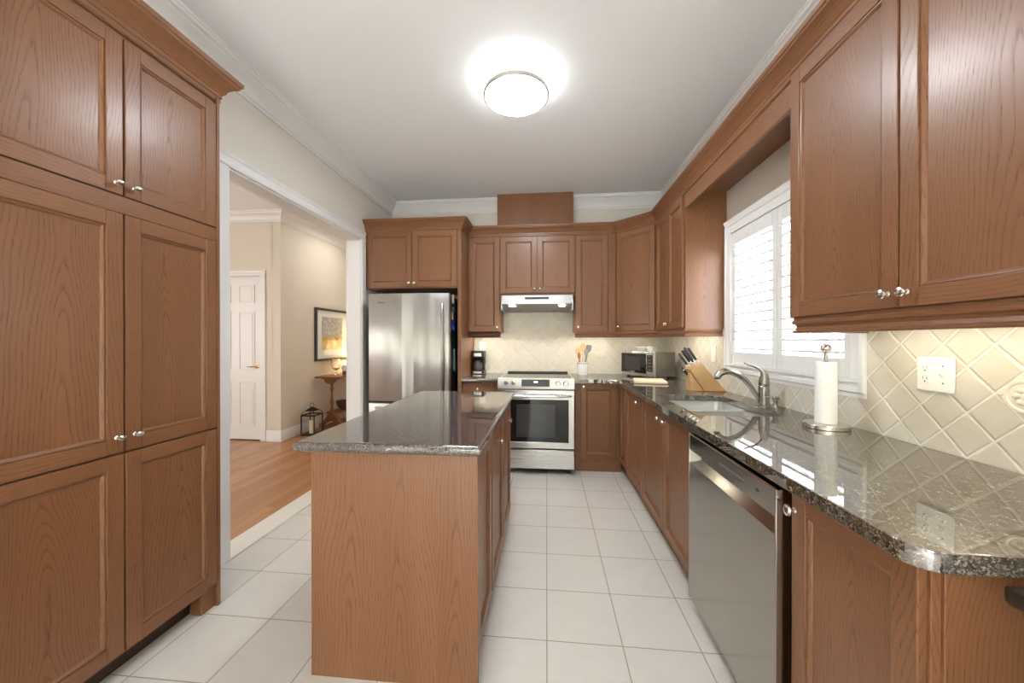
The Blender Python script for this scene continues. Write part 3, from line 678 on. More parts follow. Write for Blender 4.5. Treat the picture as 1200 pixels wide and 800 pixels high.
mb.build('body', 'oak', b4)
mb = MB(FG); mb.box(1.872, 2.875, -0.60, -0.045, 0.0, 0.10, 0); mb.build('toe_kick', 'oak', b4)
door(b4, FG, 2.367, 2.868, 0.128, 0.890, kn=(2.425, 0.830)); door(b4, FG, 1.880, 2.361, 0.128, 0.890, kn=(2.315, 0.830))
b5 = thing('base_cabinet', 'oak single door end base cabinet right of the dishwasher', 'cabinet', (1.07, 0.95, 0))
mb = MB(FG); mb.box(0.785, 1.165, -0.62, 0, 0.10, 0.90, 2, 0.002); mb.build('body', 'oak', b5)
mb = MB(FG); mb.box(0.80, 1.165, -0.60, -0.045, 0.0, 0.10, 0); mb.build('toe_kick', 'oak', b5)
mb = MB(); mb.box(0.768, 1.385, 0.778, 0.797, 0.0, 0.90, 2, 0.002, True); mb.box(0.752, 0.772, 0.786, 0.80, 0.0, 0.90, 2, 0.001); mb.build('end_panel', 'oak', b5)
door(b5, FG, 0.790, 1.160, 0.128, 0.890, kn=(1.143, 0.832), ks=(1.0, 1.25))
tb = thing('sideboard', 'dark stained wooden sideboard edge at the right end of the counter, with unseen body added to shade the end panel', 'sideboard', (1.1, 0.15, 0))
mb = MB(); mb.slab([(1.36, 0.735), (0.822, 0.735), (0.815, 0.722), (0.835, 0.62), (0.86, -0.40), (1.36, -0.40)], 0.862, 0.893, 0.006, 2, g=1); mb.build('top', 'wicker', tb)
mb = MB(); mb.box(0.89, 1.35, -0.38, 0.70, 0.09, 0.861, bev=0.003); mb.build('body', 'wicker', tb)  # unseen solid body, added to shade the oak end panel
FSB = Fr((0.89, 0, 0), (0, 1, 0), (-1, 0, 0))
for y0, y1 in ((-0.36, 0.155), (0.165, 0.68)):
    mb = MB(FSB); mb.box(y0, y1, 0.0, 0.018, 0.11, 0.84, bev=0.004); mb.box(y0+0.06, y1-0.06, 0.017, 0.024, 0.17, 0.78, bev=0.005); d = mb.build('door', 'wicker', tb); knob(d, FSB, y0+0.03 if y0 > 0 else y1-0.03, 0.5, 0.018)
for x in (0.92, 1.32):
    for y in (-0.35, 0.67):
        mb = MB(); mb.lathe([(0.018, 0), (0.026, 0.03), (0.022, 0.09)], (x, y, 0), 2, 14); mb.build('foot', 'wicker', tb)

# dishwasher
dw = thing('dishwasher', 'stainless steel dishwasher between the sink cabinet and the end cabinet', 'dishwasher', (1.07, 1.52, 0))
mb = MB(); mb.box(0.745, 1.36, 1.180, 1.864, 0.10, 0.885, bev=0.003); mb.build('tub', 'black', dw)
mb = MB(); mb.box(0.79, 1.36, 1.19, 1.855, 0.0, 0.10); mb.build('toe_kick', 'black', dw)
FDW = Fr((0.745, 0, 0), (0, 1, 0), (-1, 0, 0))
mb = MB(); mb.slab([(0.745, 0.075), (0.704, 0.075), (0.700, 0.080), (0.700, 0.735), (0.706, 0.742), (0.728, 0.768), (0.728, 0.785), (0.745, 0.79)], 1.187, 1.860, 0.0, axis=1); dd = mb.build('door_panel', 'steely', dw)
mb = MB(); mb.slab([(0.745, 0.790), (0.728, 0.785), (0.706, 0.795), (0.700, 0.800), (0.700, 0.872), (0.704, 0.877), (0.745, 0.877)], 1.187, 1.860, 0.0, axis=1); mb.build('control_panel', 'steely', dd)
mb = MB(); mb.box(0.699, 0.745, 1.181, 1.189, 0.075, 0.877, bev=0.002); mb.build('edge_trim', 'steely', dd)
mb = MB(); mb.box(0.699, 0.745, 1.858, 1.866, 0.075, 0.877, bev=0.002); mb.build('edge_trim', 'steely', dd)
mb = MB(FDW)
for k in range(9): mb.box(1.36+k*0.022, 1.372+k*0.022, 0.0445, 0.0455, 0.832, 0.836)
mb.build('button_marks', 'grey', dd)
mb = MB(FDW); mb.box(1.275, 1.292, 0.0445, 0.0458, 0.828, 0.838, bev=0.001); mb.build('status_window', 'black', dd)

# ------------------------------------------------------------------ range and hood
rg = thing('range', 'stainless steel slide-in electric range with glass oven door', 'stove', (-0.11, 3.95, 0))
X0, X1 = -0.488, 0.273
mb = MB(); mb.box(X0, X1, 3.645, 4.30, 0.05, 0.925, bev=0.003); mb.build('body', 'black', rg)
mb = MB(); mb.slab([(X0, 3.64), (X1, 3.64), (X1-0.004, 4.31), (X0+0.004, 4.31)], 0.925, 0.948, 0.003, 2); ct = mb.build('cooktop_frame', 'steelx', rg)
mb = MB(); mb.box(X0+0.02, X1-0.02, 3.70, 4.26, 0.9485, 0.951, bev=0.001); mb.build('glass_cooktop', 'blackg', rg)
mb = MB(); mb.box(X0+0.03, X1-0.03, 4.27, 4.312, 0.948, 0.968, bev=0.004); mb.build('rear_vent_trim', 'black', rg)
mb = MB(); mb.slab([(3.655, 0.955), (3.625, 0.955), (3.600, 0.855), (3.602, 0.848), (3.655, 0.848)], X0, X1, 0.0, axis=0); cp = mb.build('control_panel', stainless('stainless_range_panel', (0.62, 0.62, 0.62), 0.42, 0), rg)
sl = (0.955-0.855); tn = 0.025/0.10
FK = Fr((0, 3.600, 0.855), (1, 0, 0), (0, -1, 0))
def onp(u, v, n): return (u, n-v*tn, v)
for x in (-0.405, -0.333, 0.112, 0.187):
    mb = MB(FK); mb.lathe([(0, 0), (0.026, 0), (0.026, 0.004), (0.021, 0.006), (0.019, 0.028), (0.016, 0.032), (0, 0.032)], (x, -0.053*tn, 0.053), 1, 20)
    mb.box(x-0.004, x+0.004, 0.008, 0.016, 0.030, 0.076, bev=0.002); mb.build('knob', 'nickel', cp)
mb = MB(FK)
for a in ((-0.250, 0.028, 0.020, 0.088, 0.0015),):
    u0, u1, v0, v1, n = a
    mb.slab([(u0, v0), (u1, v0), (u1, v1), (u0, v1)], 0, n, axis=1)
    for v in mb.bm.verts: v.co.y -= v.co.z*tn
dp = mb.build('display', 'blackg', cp)
mb = MB(FK); mb.slab([(-0.128, 0.056), (-0.088, 0.056), (-0.088, 0.072), (-0.128, 0.072)], 0, 0.0022, axis=1)
for v in mb.bm.verts: v.co.y -= v.co.z*tn
mb.build('clock_digits', 'disp', dp)
FO = Fr((0, 3.645, 0), (1, 0, 0), (0, -1, 0))
mb = MB(FO)
mb.slab([(X0+0.003, 0.262), (X1-0.003, 0.262), (X1-0.003, 0.838), (X0+0.003, 0.838)], 0.0, 0.045, 0.004, 2, holes=[[(-0.430, 0.325), (-0.430, 0.745), (0.215, 0.745), (0.215, 0.325)]], axis=1)
od = mb.build('oven_door', 'steelx', rg)
mb = MB(FO); mb.box(-0.431, 0.216, 0.02, 0.040, 0.324, 0.746); og = mb.build('oven_window', 'blackg', od)
mb = MB(FO); mb.box(-0.30, 0.085, 0.0402, 0.0406, 0.37, 0.70); mb.build('window_mesh', plain('oven_window_mesh', (0.05, 0.05, 0.052), 0.08), od)
mb = MB(FO); hp = [(-0.455+0.695*i/14, 0.048+0.050*min(1, math.sin(PI*i/14)*2.2), 0.785) for i in range(15)]
mb.tube(hp, 0.014, 12); mb.build('handle', 'steelx', od)
mb = MB(FO); mb.box(X0+0.003, X1-0.003, 0, 0.042, 0.060, 0.248, bev=0.005); mb.build('storage_drawer', 'steelx', rg)
for x in (X0+0.05, X1-0.05):
    mb = MB(); mb.lathe([(0.018, 0), (0.018, 0.02), (0.01, 0.05)], (x, 3.68, 0), 2, 12); mb.build('foot', 'black', rg)

hd = thing('range_hood', 'stainless steel under-cabinet range hood with two lit bulbs', 'hood', (-0.105, 4.1, 1.65))
mb = MB(); HPF = [(4.368, 1.826), (3.90, 1.826), (3.885, 1.815), (3.870, 1.730), (3.868, 1.722), (3.884, 1.722), (4.30, 1.668), (4.368, 1.668)]
mb.slab(HPF, -0.482, 0.274, 0.0, axis=0); mb.build('canopy', stainless('stainless_hood', (0.33, 0.325, 0.315), 0.42, 0), hd)
for xa, xb in ((-0.486, -0.478), (0.270, 0.278)):
    mb = MB(); mb.slab([(4.368, 1.826), (3.90, 1.826), (3.862, 1.73), (3.866, 1.655), (4.368, 1.650)], xa, xb, 0.001, 1, axis=0); mb.build('side_panel', 'steelx', hd)
mb = MB(Fr((0, 3.885, 0), (1, 0, 0), (0, -1, 0))); mb.slab(rrect(-0.235, 0.025, 1.772, 1.795, 0.010, 4), 0.004, 0.012, 0.001, 1, axis=1); mb.build('control_strip', 'black', hd)
sN = Vector((0, -0.054, -0.416)).normalized()
for x in (-0.375, 0.165):
    mb = MB(); n = 20
    for k in range(2):
        pass
    mb.lathe([(0, -0.004), (0.034, -0.004), (0.036, 0.0), (0.036, 0.006)], (0, 0, 0), 2, 24)
    R = Matrix.Rotation(-math.atan2(0.054, 0.416), 4, 'X'); mb.bm.transform(Matrix.Translation((x, 3.965, 1.7105)) @ R); mb.build('bulb_lens', 'hoodl', hd)
    l = bpy.data.lights.new('hood_bulb', 'SPOT'); l.energy = 5; l.color = (1, 0.88, 0.7); l.spot_size = 2.2; l.spot_blend = 0.8; l.shadow_soft_size = 0.03
    lo = bpy.data.objects.new('hood_bulb', l); COL.objects.link(lo); lo.parent = hd; lo.location = Vector((x, 3.97, 1.69))-WL[hd.name]
for x in (-0.30, -0.105, 0.09):
    mb = MB(); mb.box(x-0.010, x+0.010, 4.20, 4.22, 1.672, 1.684, bev=0.002); mb.build('filter_latch', 'brush', hd)

# ------------------------------------------------------------------ worktops
def nose(poly, holes=()): return MB().slab(poly, 0.900, 0.940, 0.016, 4, holes=holes)
SK = rrect(0.795, 1.235, 1.985, 2.715, 0.05, 6)
mb = MB()
near = [(0.690+0.055*(1-math.cos(t)), 0.742+0.055*(1-math.sin(t))) for t in [PI/2*i/6 for i in range(7)]]
poly = [(XR-0.011, 0.742)]+[(0.690+0.055*(1-math.sin(t)), 0.742+0.055*(1-math.cos(t))) for t in [PI/2*i/6 for i in range(7)]]+[(0.690, 3.66), (0.65, 3.70), (0.280, 3.70), (0.280, YB-0.011), (XR-0.011, YB-0.011)]
ctr = nose(poly, [SK[::-1]])
tag(ctr.build('countertop', 'gran', None, (1.05, 2.5, 0.90)), 'polished brown granite L shaped countertop holding the sink', 'countertop')
tag(nose([(-0.884, 3.70), (-0.495, 3.70), (-0.495, YB-0.011), (-0.884, YB-0.011)]).build('countertop', 'gran', None, (-0.69, 4.05, 0.90)), 'small granite countertop under the coffee maker', 'countertop')
ctp = MB().slab([(-0.978, 1.318), (-0.245, 1.318), (-0.245, 2.755), (-0.978, 2.755)], 0.900, 0.940, 0.016, 4)
tag(ctp.build('countertop', 'grani', None, (-0.61, 2.03, 0.90)), 'polished speckled granite top of the kitchen island', 'countertop')

# sink
sk = thing('sink', 'stainless undermount double bowl sink below the window', 'sink', (1.01, 2.34, 0.74))
def bowl(x0, x1, y0, y1, zb, zt):
    mb = MB(); Ls = []
    for z, ins, r in ((zt, 0.0, 0.05), (zb+0.03, 0.008, 0.05), (zb+0.008, 0.016, 0.045), (zb, 0.035, 0.035)):
        Ls.append([mb.bm.verts.new((a, b, z)) for a, b in rrect(x0+ins, x1-ins, y0+ins, y1-ins, r, 5)])
    for A, B in zip(Ls, Ls[1:]):
        for i in range(len(A)): mb.bm.faces.new((A[i], B[i], B[(i+1) % len(A)], A[(i+1) % len(A)]))
    mb.bm.faces.new(Ls[-1][::-1]); bmesh.ops.reverse_faces(mb.bm, faces=mb.bm.faces[:])
    mb.fin(1); return mb
for y0, y1, z in ((2.345, 2.712, 0.75), (1.990, 2.325, 0.73)):
    b = bowl(0.800, 1.230, y0, y1, z, 0.897).build('bowl', 'sink', sk)
    mb = MB(); mb.lathe([(0, 0.002), (0.03, 0.002), (0.038, 0.006), (0.042, 0.002), (0.042, 0)], (1.01, (y0+y1)/2, z), 2, 24); mb.build('drain', 'brush', b)
mb = MB(); mb.slab(rrect(0.78, 1.25, 1.97, 2.73, 0.07, 6), 0.894, 0.8995, 0, holes=[rrect(0.801, 1.229, 2.346, 2.711, 0.05, 5)[::-1], rrect(0.801, 1.229, 1.991, 2.324, 0.05, 5)[::-1]]); mb.build('rim', 'sink', sk)

# ------------------------------------------------------------------ island
il = thing('kitchen_island', 'oak kitchen island base with plain end panel facing the camera', 'island', (-0.6, 2.03, 0))
FI = Fr((-0.285, 0, 0), (0, 1, 0), (1, 0, 0))
mb = MB(); mb.box(-0.922, -0.286, 1.385, 2.69, 0.10, 0.90, 2, 0.002); mb.build('body', 'oak', il)
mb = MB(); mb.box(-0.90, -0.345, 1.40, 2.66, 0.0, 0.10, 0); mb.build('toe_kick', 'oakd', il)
for k, (a, b) in enumerate(((-0.932, -0.262),)):
    mb = MB()
    # veneer laid in book-matched leaves
    for x0, x1 in ((-0.932, -0.69), (-0.69, -0.42), (-0.42, -0.262)): mb.box(x0, x1, 1.36, 1.385, 0.0, 0.90, 2, 0, True)
    mb.build('end_panel', 'oak', il)
door(il, FI, 1.398, 1.735, 0.10, 0.888); door(il, FI, 1.765, 2.215, 0.10, 0.888, kn=(1.955, 0.785)); door(il, FI, 2.245, 2.665, 0.10, 0.888, kn=(2.47, 0.785))

# ------------------------------------------------------------------ ceiling light
cl = thing('ceiling_light', 'round flush ceiling light with white drum and nickel ring', 'ceiling light', (-0.20, 2.38, 2.93))
mb = MB(); mb.lathe([(0.0, 0.0), (0.195, 0.0), (0.203, 0.004), (0.203, 0.008), (0, 0.008)], (-0.20, 2.38, 2.930), 2, 56); mb.build('diffuser', 'lens', cl)
mb = MB(); mb.lathe([(0.208, 0.022), (0.210, 0.03), (0.207, 0.098), (0, 0.098), (0, 0.022)], (-0.20, 2.38, 2.930), 2, 56); mb.build('drum_shade', emis('lit_drum', (0.92, 0.965, 1.0), 5.0), cl)
mb = MB(); mb.lathe([(0.203, -0.002), (0.213, -0.002), (0.215, 0.004), (0.215, 0.020), (0.212, 0.024), (0.203, 0.024), (0.203, -0.002)], (-0.20, 2.38, 2.930), 2, 56); mb.build('ring', 'nickel', cl)

# under-cabinet light bars
def ucl(lab, F, u0, u1, n, z, power, col):
    t = thing('under_cabinet_light', lab, 'light', F.M @ Vector(((u0+u1)/2, n, z)), None)
    mb = MB(F); mb.box(u0, u1, n-0.022, n+0.022, z, z+0.018, bev=0.003); mb.build('housing', 'whitep', t)
    mb = MB(F); mb.box(u0+0.01, u1-0.01, n-0.015, n+0.015, z-0.003, z+0.001); mb.build('led_strip', 'led', t)
    l = bpy.data.lights.new('led_light', 'AREA'); l.shape = 'RECTANGLE'; l.size = u1-u0; l.size_y = 0.05; l.energy = power; l.color = col
    o = bpy.data.objects.new('led_light', l); COL.objects.link(o); o.parent = t
    o.location = F.M @ Vector(((u0+u1)/2, n, z-0.008))-WL[t.name]
    if abs(F.U.y) > 0.5: o.rotation_euler = (0, 0, PI/2)
WARM = (1.0, 0.94, 0.80)
ucl('light bar under the narrow cabinet above the coffee maker', FB, -0.84, -0.56, -0.14, 1.402, 0.5, WARM)
ucl('light bar under the cabinet above the utensil crock', FB, 0.36, 0.72, -0.14, 1.402, 0.45, WARM)
ucl('light bar under the angled corner cabinet', FC, 0.06, 0.40, -0.14, 1.402, 0.45, WARM)
ucl('light bar under the cabinet above the knife block', FR, 3.04, 3.62, -0.14, 1.402, 0.5, WARM)
ucl('light bar under the large cabinet in the right foreground', FR, 0.80, 1.62, -0.16, 1.402, 0.4, (1.0, 0.97, 0.74))

# ------------------------------------------------------------------ things on the worktops
# faucet
fa = thing('faucet', 'brushed nickel single lever pull-out faucet behind the sink', 'faucet', (1.292, 2.30, 0.94))
fx, fy = 1.292, 2.30
mb = MB(); mb.lathe([(0, 0), (0.034, 0), (0.034, 0.006), (0.030, 0.010), (0.029, 0.060), (0.029, 0.118), (0.026, 0.122), (0.0285, 0.126), (0.0285, 0.142), (0.027, 0.148), (0, 0.149)], (fx, fy, 0.94), 2, 28); mb.build('base', 'brush', fa)
mb = MB(); mb.tube([(fx-0.010, fy, 0.960), (fx-0.035, fy, 0.990), (fx-0.070, fy, 1.050), (fx-0.110, fy, 1.100), (fx-0.150, fy, 1.130), (fx-0.190, fy, 1.146), (fx-0.225, fy, 1.146), (fx-0.252, fy, 1.132), (fx-0.268, fy, 1.108)],
                   [0.012, 0.013, 0.0145, 0.017, 0.019, 0.020, 0.020, 0.019, 0.018], 18); sp_ = mb.build('spout', 'brush', fa)
mb = MB(); mb.lathe([(0, 0), (0.014, 0), (0.0165, 0.006), (0, 0.006)], (fx-0.2715, fy, 1.100), 2, 16); mb.build('aerator', 'black', sp_)
mb = MB(); mb.tube([(fx, fy, 1.086), (fx+0.002, fy, 1.105), (fx+0.002, fy, 1.128), (fx-0.008, fy, 1.148), (fx-0.026, fy, 1.163), (fx-0.055, fy, 1.178), (fx-0.085, fy, 1.188), (fx-0.112, fy, 1.197)], [0.0275, 0.0265, 0.020, 0.0135, 0.009, 0.0065, 0.0055, 0.0045], 16); mb.build('lever', 'brush', fa)
sd = thing('soap_dispenser', 'small brushed nickel soap pump beside the faucet', 'dispenser', (1.290, 2.185, 0.94))
mb = MB(); mb.lathe([(0, 0), (0.024, 0), (0.024, 0.005), (0.016, 0.012), (0.011, 0.030), (0.012, 0.045), (0.016, 0.058), (0.017, 0.070), (0.012, 0.076), (0, 0.077)], (1.290, 2.185, 0.94), 2, 20); mb.build('base', 'brush', sd)
mb = MB(); mb.tube([(1.290, 2.185, 1.010), (1.27, 2.20, 1.012), (1.245, 2.215, 1.006)], [0.006, 0.005, 0.004], 10); mb.build('nozzle', 'brush', sd)

# paper towel
px, py = 1.255, 1.765
pt = thing('paper_towel_holder', 'brushed steel paper towel holder with a ball finial by the outlet', 'paper towel holder', (px, py, 0.94))
mb = MB(); mb.lathe([(0, 0), (0.082, 0), (0.085, 0.002), (0.085, 0.017), (0.082, 0.020), (0, 0.021)], (px, py, 0.94), 2, 40); mb.build('base', 'nickel', pt)
mb = MB(); mb.lathe([(0.0075, 0.02), (0.0075, 0.335), (0.009, 0.34), (0, 0.341)], (px, py, 0.94), 2, 14); mb.build('rod', 'nickel', pt)
mb = MB(); mb.ball((px, py, 1.298), 0.021, 1, 1, 1, 20); mb.build('finial', 'nickel', pt)
tw = thing('paper_towel_roll', 'thin white paper towel roll on the steel holder', 'paper towel', (px, py, 0.962))
mb = MB(); mb.lathe([(0.020, 0), (0.040, 0), (0.0405, 0.004), (0.0405, 0.271), (0.040, 0.275), (0.020, 0.275), (0.020, 0)], (px, py, 0.962), 2, 36); mb.build('paper', 'paper', tw)
mb = MB(); mb.lathe([(0.0085, 0), (0.0195, 0), (0.0195, 0.276), (0.0085, 0.276), (0.0085, 0)], (px, py, 0.9615), 2, 24); mb.build('cardboard_core', 'card', tw)

# outlets and switch
ot = thing('outlet', 'white double outlet and toggle switch plate on the right tile wall', 'outlet', (XR-0.011, 1.437, 1.21))
mb = MB(FRS); mb.box(1.375, 1.499, 0.001, 0.009, 1.150, 1.274, bev=0.003); mb.build('plate', 'whitep', ot)
for z in (1.232, 1.192):
    mb = MB(FRS); mb.slab(rrect(1.451, 1.483, z-0.0165, z+0.0165, 0.012, 4), 0.008, 0.0115, 0.0008, 1, axis=1); rc = mb.build('receptacle', 'whitep', ot)
    mb = MB(FRS); mb.box(1.4585, 1.4605, 0.0110, 0.0118, z-0.001, z+0.009); mb.box(1.4725, 1.4745, 0.0110, 0.0118, z, z+0.008); mb.lathe([(0, 0.0110), (0.0028, 0.0110), (0.0028, 0.0118), (0, 0.0118)], (1.4665, 0, z-0.008), 1, 10); mb.build('slot', 'black', rc)
mb = MB(FRS); mb.box(1.402, 1.412, 0.008, 0.010, 1.200, 1.224, bev=0.001); mb.box(1.404, 1.410, 0.009, 0.021, 1.209, 1.218, bev=0.002); mb.build('toggle', 'whitep', ot)
for z in (1.182, 1.242):
    mb = MB(FRS); mb.lathe([(0, 0.0085), (0.003, 0.0085), (0.0025, 0.0102), (0, 0.0104)], (1.407, 0, z), 1, 10); mb.build('screw', 'nickel', ot)
sw = thing('light_switch', 'white switch plate on the tile wall behind the knife block', 'switch', (XR-0.011, 3.17, 1.22))
mb = MB(FRS); mb.box(3.132, 3.208, 0.001, 0.008, 1.155, 1.285, bev=0.003); mb.build('plate', 'whitep', sw)
mb = MB(FRS); mb.box(3.152, 3.188, 0.007, 0.0115, 1.185, 1.255, bev=0.002); mb.build('rocker', 'whitep', sw)
ob = thing('outlet', 'white outlet plate on the rear tile wall behind the coffee maker', 'outlet', (-0.78, YB-0.011, 1.25))
mb = MB(FBS); mb.box(-0.817, -0.743, 0.001, 0.008, 1.195, 1.315, bev=0.003); mb.build('plate', 'whitep', ob)
for z in (1.232, 1.278):
    mb = MB(FBS); mb.slab(rrect(-0.796, -0.764, z-0.0165, z+0.0165, 0.012, 4), 0.007, 0.0105, 0.0008, 1, axis=1); mb.build('receptacle', 'whitep', ob)

# coffee maker
cm = thing('coffee_maker', 'small black drip coffee maker on the left rear counter', 'coffee maker', (-0.803, 4.25, 0.94))
FCM = Fr((-0.803, 4.245, 0.94), (1, 0.0, 0), (0, -1, 0))
mb = MB(FCM); mb.box(-0.072, 0.072, -0.11, 0.075, 0, 0.035, bev=0.008); mb.build('base', 'black', cm)
mb = MB(FCM); mb.box(-0.062, 0.062, -0.11, -0.045, 0.03, 0.215, bev=0.01); mb.build('water_tank', 'black', cm)
mb = MB(FCM); mb.box(-0.074, 0.074, -0.11, 0.065, 0.185, 0.270, bev=0.012); hdm = mb.build('filter_head', 'black', cm)
mb = MB(FCM); mb.box(-0.045, 0.045, 0.064, 0.068, 0.205, 0.245, bev=0.004); mb.build('trim_plate', 'steelx', hdm)
mb = MB(FCM); mb.box(-0.050, 0.050, 0.074, 0.078, 0.008, 0.030, bev=0.003); mb.build('control_plate', 'steelx', cm)
mb = MB(FCM); mb.lathe([(0, 0), (0.046, 0), (0.055, 0.015), (0.057, 0.045), (0.050, 0.085), (0.040, 0.108), (0.042, 0.118), (0, 0.118)], (-0.008, 0.018, 0.037), 2, 26); cf_ = mb.build('carafe', plain('smoked_glass', (0.10, 0.085, 0.08), 0.05), cm)
mb = MB(FCM); mb.lathe([(0.043, 0.112), (0.045, 0.130), (0.02, 0.138), (0, 0.138)], (-0.008, 0.018, 0.037), 2, 24); mb.tube([(0.036, 0.045, 0.150), (0.066, 0.072, 0.150), (0.076, 0.078, 0.115), (0.066, 0.070, 0.075), (0.046, 0.050, 0.068)], 0.007, 10); mb.build('carafe_handle', 'black', cf_)

# utensil crock
ux, uy = 0.412, 4.235
cr = thing('utensil_crock', 'white ceramic crock of utensils right of the range', 'crock', (ux, uy, 0.94))
mb = MB(); mb.lathe([(0, 0), (0.056, 0), (0.058, 0.004), (0.060, 0.100), (0.063, 0.104), (0.063, 0.112), (0.060, 0.116), (0.061, 0.138), (0.064, 0.145), (0.057, 0.145), (0.055, 0.012), (0, 0.010)], (ux, uy, 0.94), 2, 32); mb.build('pot', 'ceram', cr)
mb = MB()
for k in range(9):
    a = PI+PI*(k+0.5)/9
    pre = set(mb.bm.verts); mb.box(-0.004, 0.004, -0.001, 0.001, 0.118, 0.134); vs = [v for v in mb.bm.verts if v not in pre]
    Mt = Matrix.Translation((ux+0.0612*math.cos(a), uy+0.0612*math.sin(a), 0.94)) @ Matrix.Rotation(a+PI/2, 4, 'Z')
    for v in vs: v.co = Mt @ v.co
mb.build('rim_marks', 'grey', cr)
def utensil(name, lab, dx, dy, tx, ty, L, kind, mat, w=0.030):
    base = Vector((ux+dx, uy+dy, 0.958)); top = Vector((ux+tx, uy+ty, 0.96+L)); d = (top-base).normalized()
    mb = MB(); mb.tube([base, base+(top-base)*0.5, base+(top-base)*0.74], [0.0055, 0.0055, 0.006], 10)
    t = thing(name, lab, 'utensil', base); mb.build('handle', mat, t)
    h0 = base+(top-base)*0.72; hl = (top-h0).length
    mb = MB(); X = Vector((1, 0.15, 0)).normalized(); X = (X-d*X.dot(d)).normalized(); Y = d.cross(X)
    n = 9; rows = []
    for i in range(n+1):
        s_ = i/n
        wd = w*(math.sin(PI*min(1, 0.10+0.9*s_))**0.6+0.12) if kind == 'spoon' else w*min(1.0, 0.25+s_*2.2)*(1.0 if s_ < 0.93 else 0.8)
        th = 0.0035
        row = []
        for sx, sy in ((-1, -0.3), (0, -1), (1, -0.3), (1, 0.3), (0, 1 if kind != 'spoon' else -0.2), (-1, 0.3)):
            row.append(mb.bm.verts.new(h0+d*hl*s_+X*sx*wd+Y*sy*th*(2.2 if kind == 'spoon' else 1)))
        rows.append(row)
    fs = []
    for A, B in zip(rows, rows[1:]):
        for k in range(6): fs.append(mb.bm.faces.new((A[k], A[(k+1) % 6], B[(k+1) % 6], B[k])))
    fs += [mb.bm.faces.new(rows[0]), mb.bm.faces.new(rows[-1])]
    bmesh.ops.recalc_face_normals(mb.bm, faces=fs); mb.fin(); mb.build('head', mat, t)
utensil('wooden_spoon', 'tallest wooden spoon in the crock, second from the left', -0.01, -0.01, 0.005, -0.01, 0.345, 'spoon', 'spoon')
utensil('wooden_spatula', 'wooden spatula leaning left in the crock', -0.02, 0.0, -0.062, 0.0, 0.285, 'flat', 'spoon', 0.026)
utensil('grey_spatula', 'dark grey spatula leaning right in the crock', 0.01, 0.01, 0.075, 0.0, 0.320, 'flat', 'grey', 0.032)
utensil('slotted_turner', 'grey turner between the tall spoon and the dark spatula', 0.015, -0.015, 0.040, -0.015, 0.270, 'flat', plain('light_grey_nylon', (0.30, 0.30, 0.29), 0.4), 0.022)
utensil('orange_handled_server', 'reddish brown server low at the left of the crock', -0.025, -0.012, -0.045, -0.03, 0.235, 'spoon', plain('reddish_wood', (0.50, 0.16, 0.06), 0.5), 0.018)

# microwave
mA = Vector((1.075, 3.76)); mBp = Vector((0.845, 4.185)); md = (mBp-mA).normalized()
FM = Fr((mA.x, mA.y, 0.94), (md.x, md.y, 0), (-md.y, md.x, 0)) if False else Fr((mBp.x, mBp.y, 0.94), (-md.x, -md.y, 0), (md.y*-1, md.x, 0))
wm = (mBp-mA).length; H0, H1 = 0.018, 0.272
if (Vector((FM.N.x, FM.N.y)).dot(Vector((-1, -1)))) < 0: FM = Fr((mBp.x, mBp.y, 0.94), (-md.x, -md.y, 0), (md.y, -md.x, 0))
mw = thing('microwave', 'stainless and black countertop microwave in the rear corner', 'microwave', FM.M @ Vector((wm/2, -0.14, 0)))
dpt = 0.285
mb = MB(FM); mb.box(0, wm, -dpt, -0.02, H0, H1, bev=0.006); bdy = mb.build('casing', 'mwside', mw)
mb = MB(FM); mb.box(-0.001, wm+0.001, -0.022, 0.0, H0-0.002, H1+0.002, bev=0.006); fr_ = mb.build('front_frame', 'steelx', mw)
mb = MB(FM); mb.box(0.0, wm*0.765, -0.004, 0.010, H0+0.03, H1-0.018, bev=0.004); dr = mb.build('door', 'blackg', mw)
mb = MB(FM); mb.box(wm*0.12, wm*0.62, 0.0098, 0.0108, H0+0.06, H1-0.05); mb.build('window', plain('mesh_window', (0.045, 0.038, 0.034), 0.2), dr)
mb = MB(FM); mb.box(wm*0.30, wm*0.44, 0.0104, 0.0112, H0+0.037, H0+0.046); mb.build('badge', 'steelx', dr)
mb = MB(FM); mb.box(wm*0.795, wm*0.95, -0.001, 0.003, H0+0.055, H1-0.03, bev=0.001); kp = mb.build('keypad', 'black', mw)
for i in range(5):
    mb = MB(FM); mb.box(wm*0.825, wm*0.915, 0.002, 0.0036, H0+0.07+i*0.034, H0+0.078+i*0.034, bev=0.0008); mb.build('button', 'grey', kp)
mb = MB(FM); mb.box(wm*0.78, wm*0.79, 0, 0.006, H0+0.01, H1-0.01, bev=0.002); mb.build('door_handle_edge', 'nickel', mw)
for u in (0.05, wm-0.05):
    for n in (-0.05, -dpt+0.04):
        mb = MB(FM); mb.lathe([(0.014, 0), (0.014, 0.01), (0.018, 0.02)], (u, n, 0), 2, 12); mb.build('foot', 'black', mw)
mb = MB(FM); mb.slab([(-0.27, H0+0.05), (-0.10, H0+0.05), (-0.10, H1-0.04), (-0.27, H1-0.04)], wm-0.002, wm+0.002, 0.001, 1, axis=0); mb.build('side_recess', 'mwside', bdy)
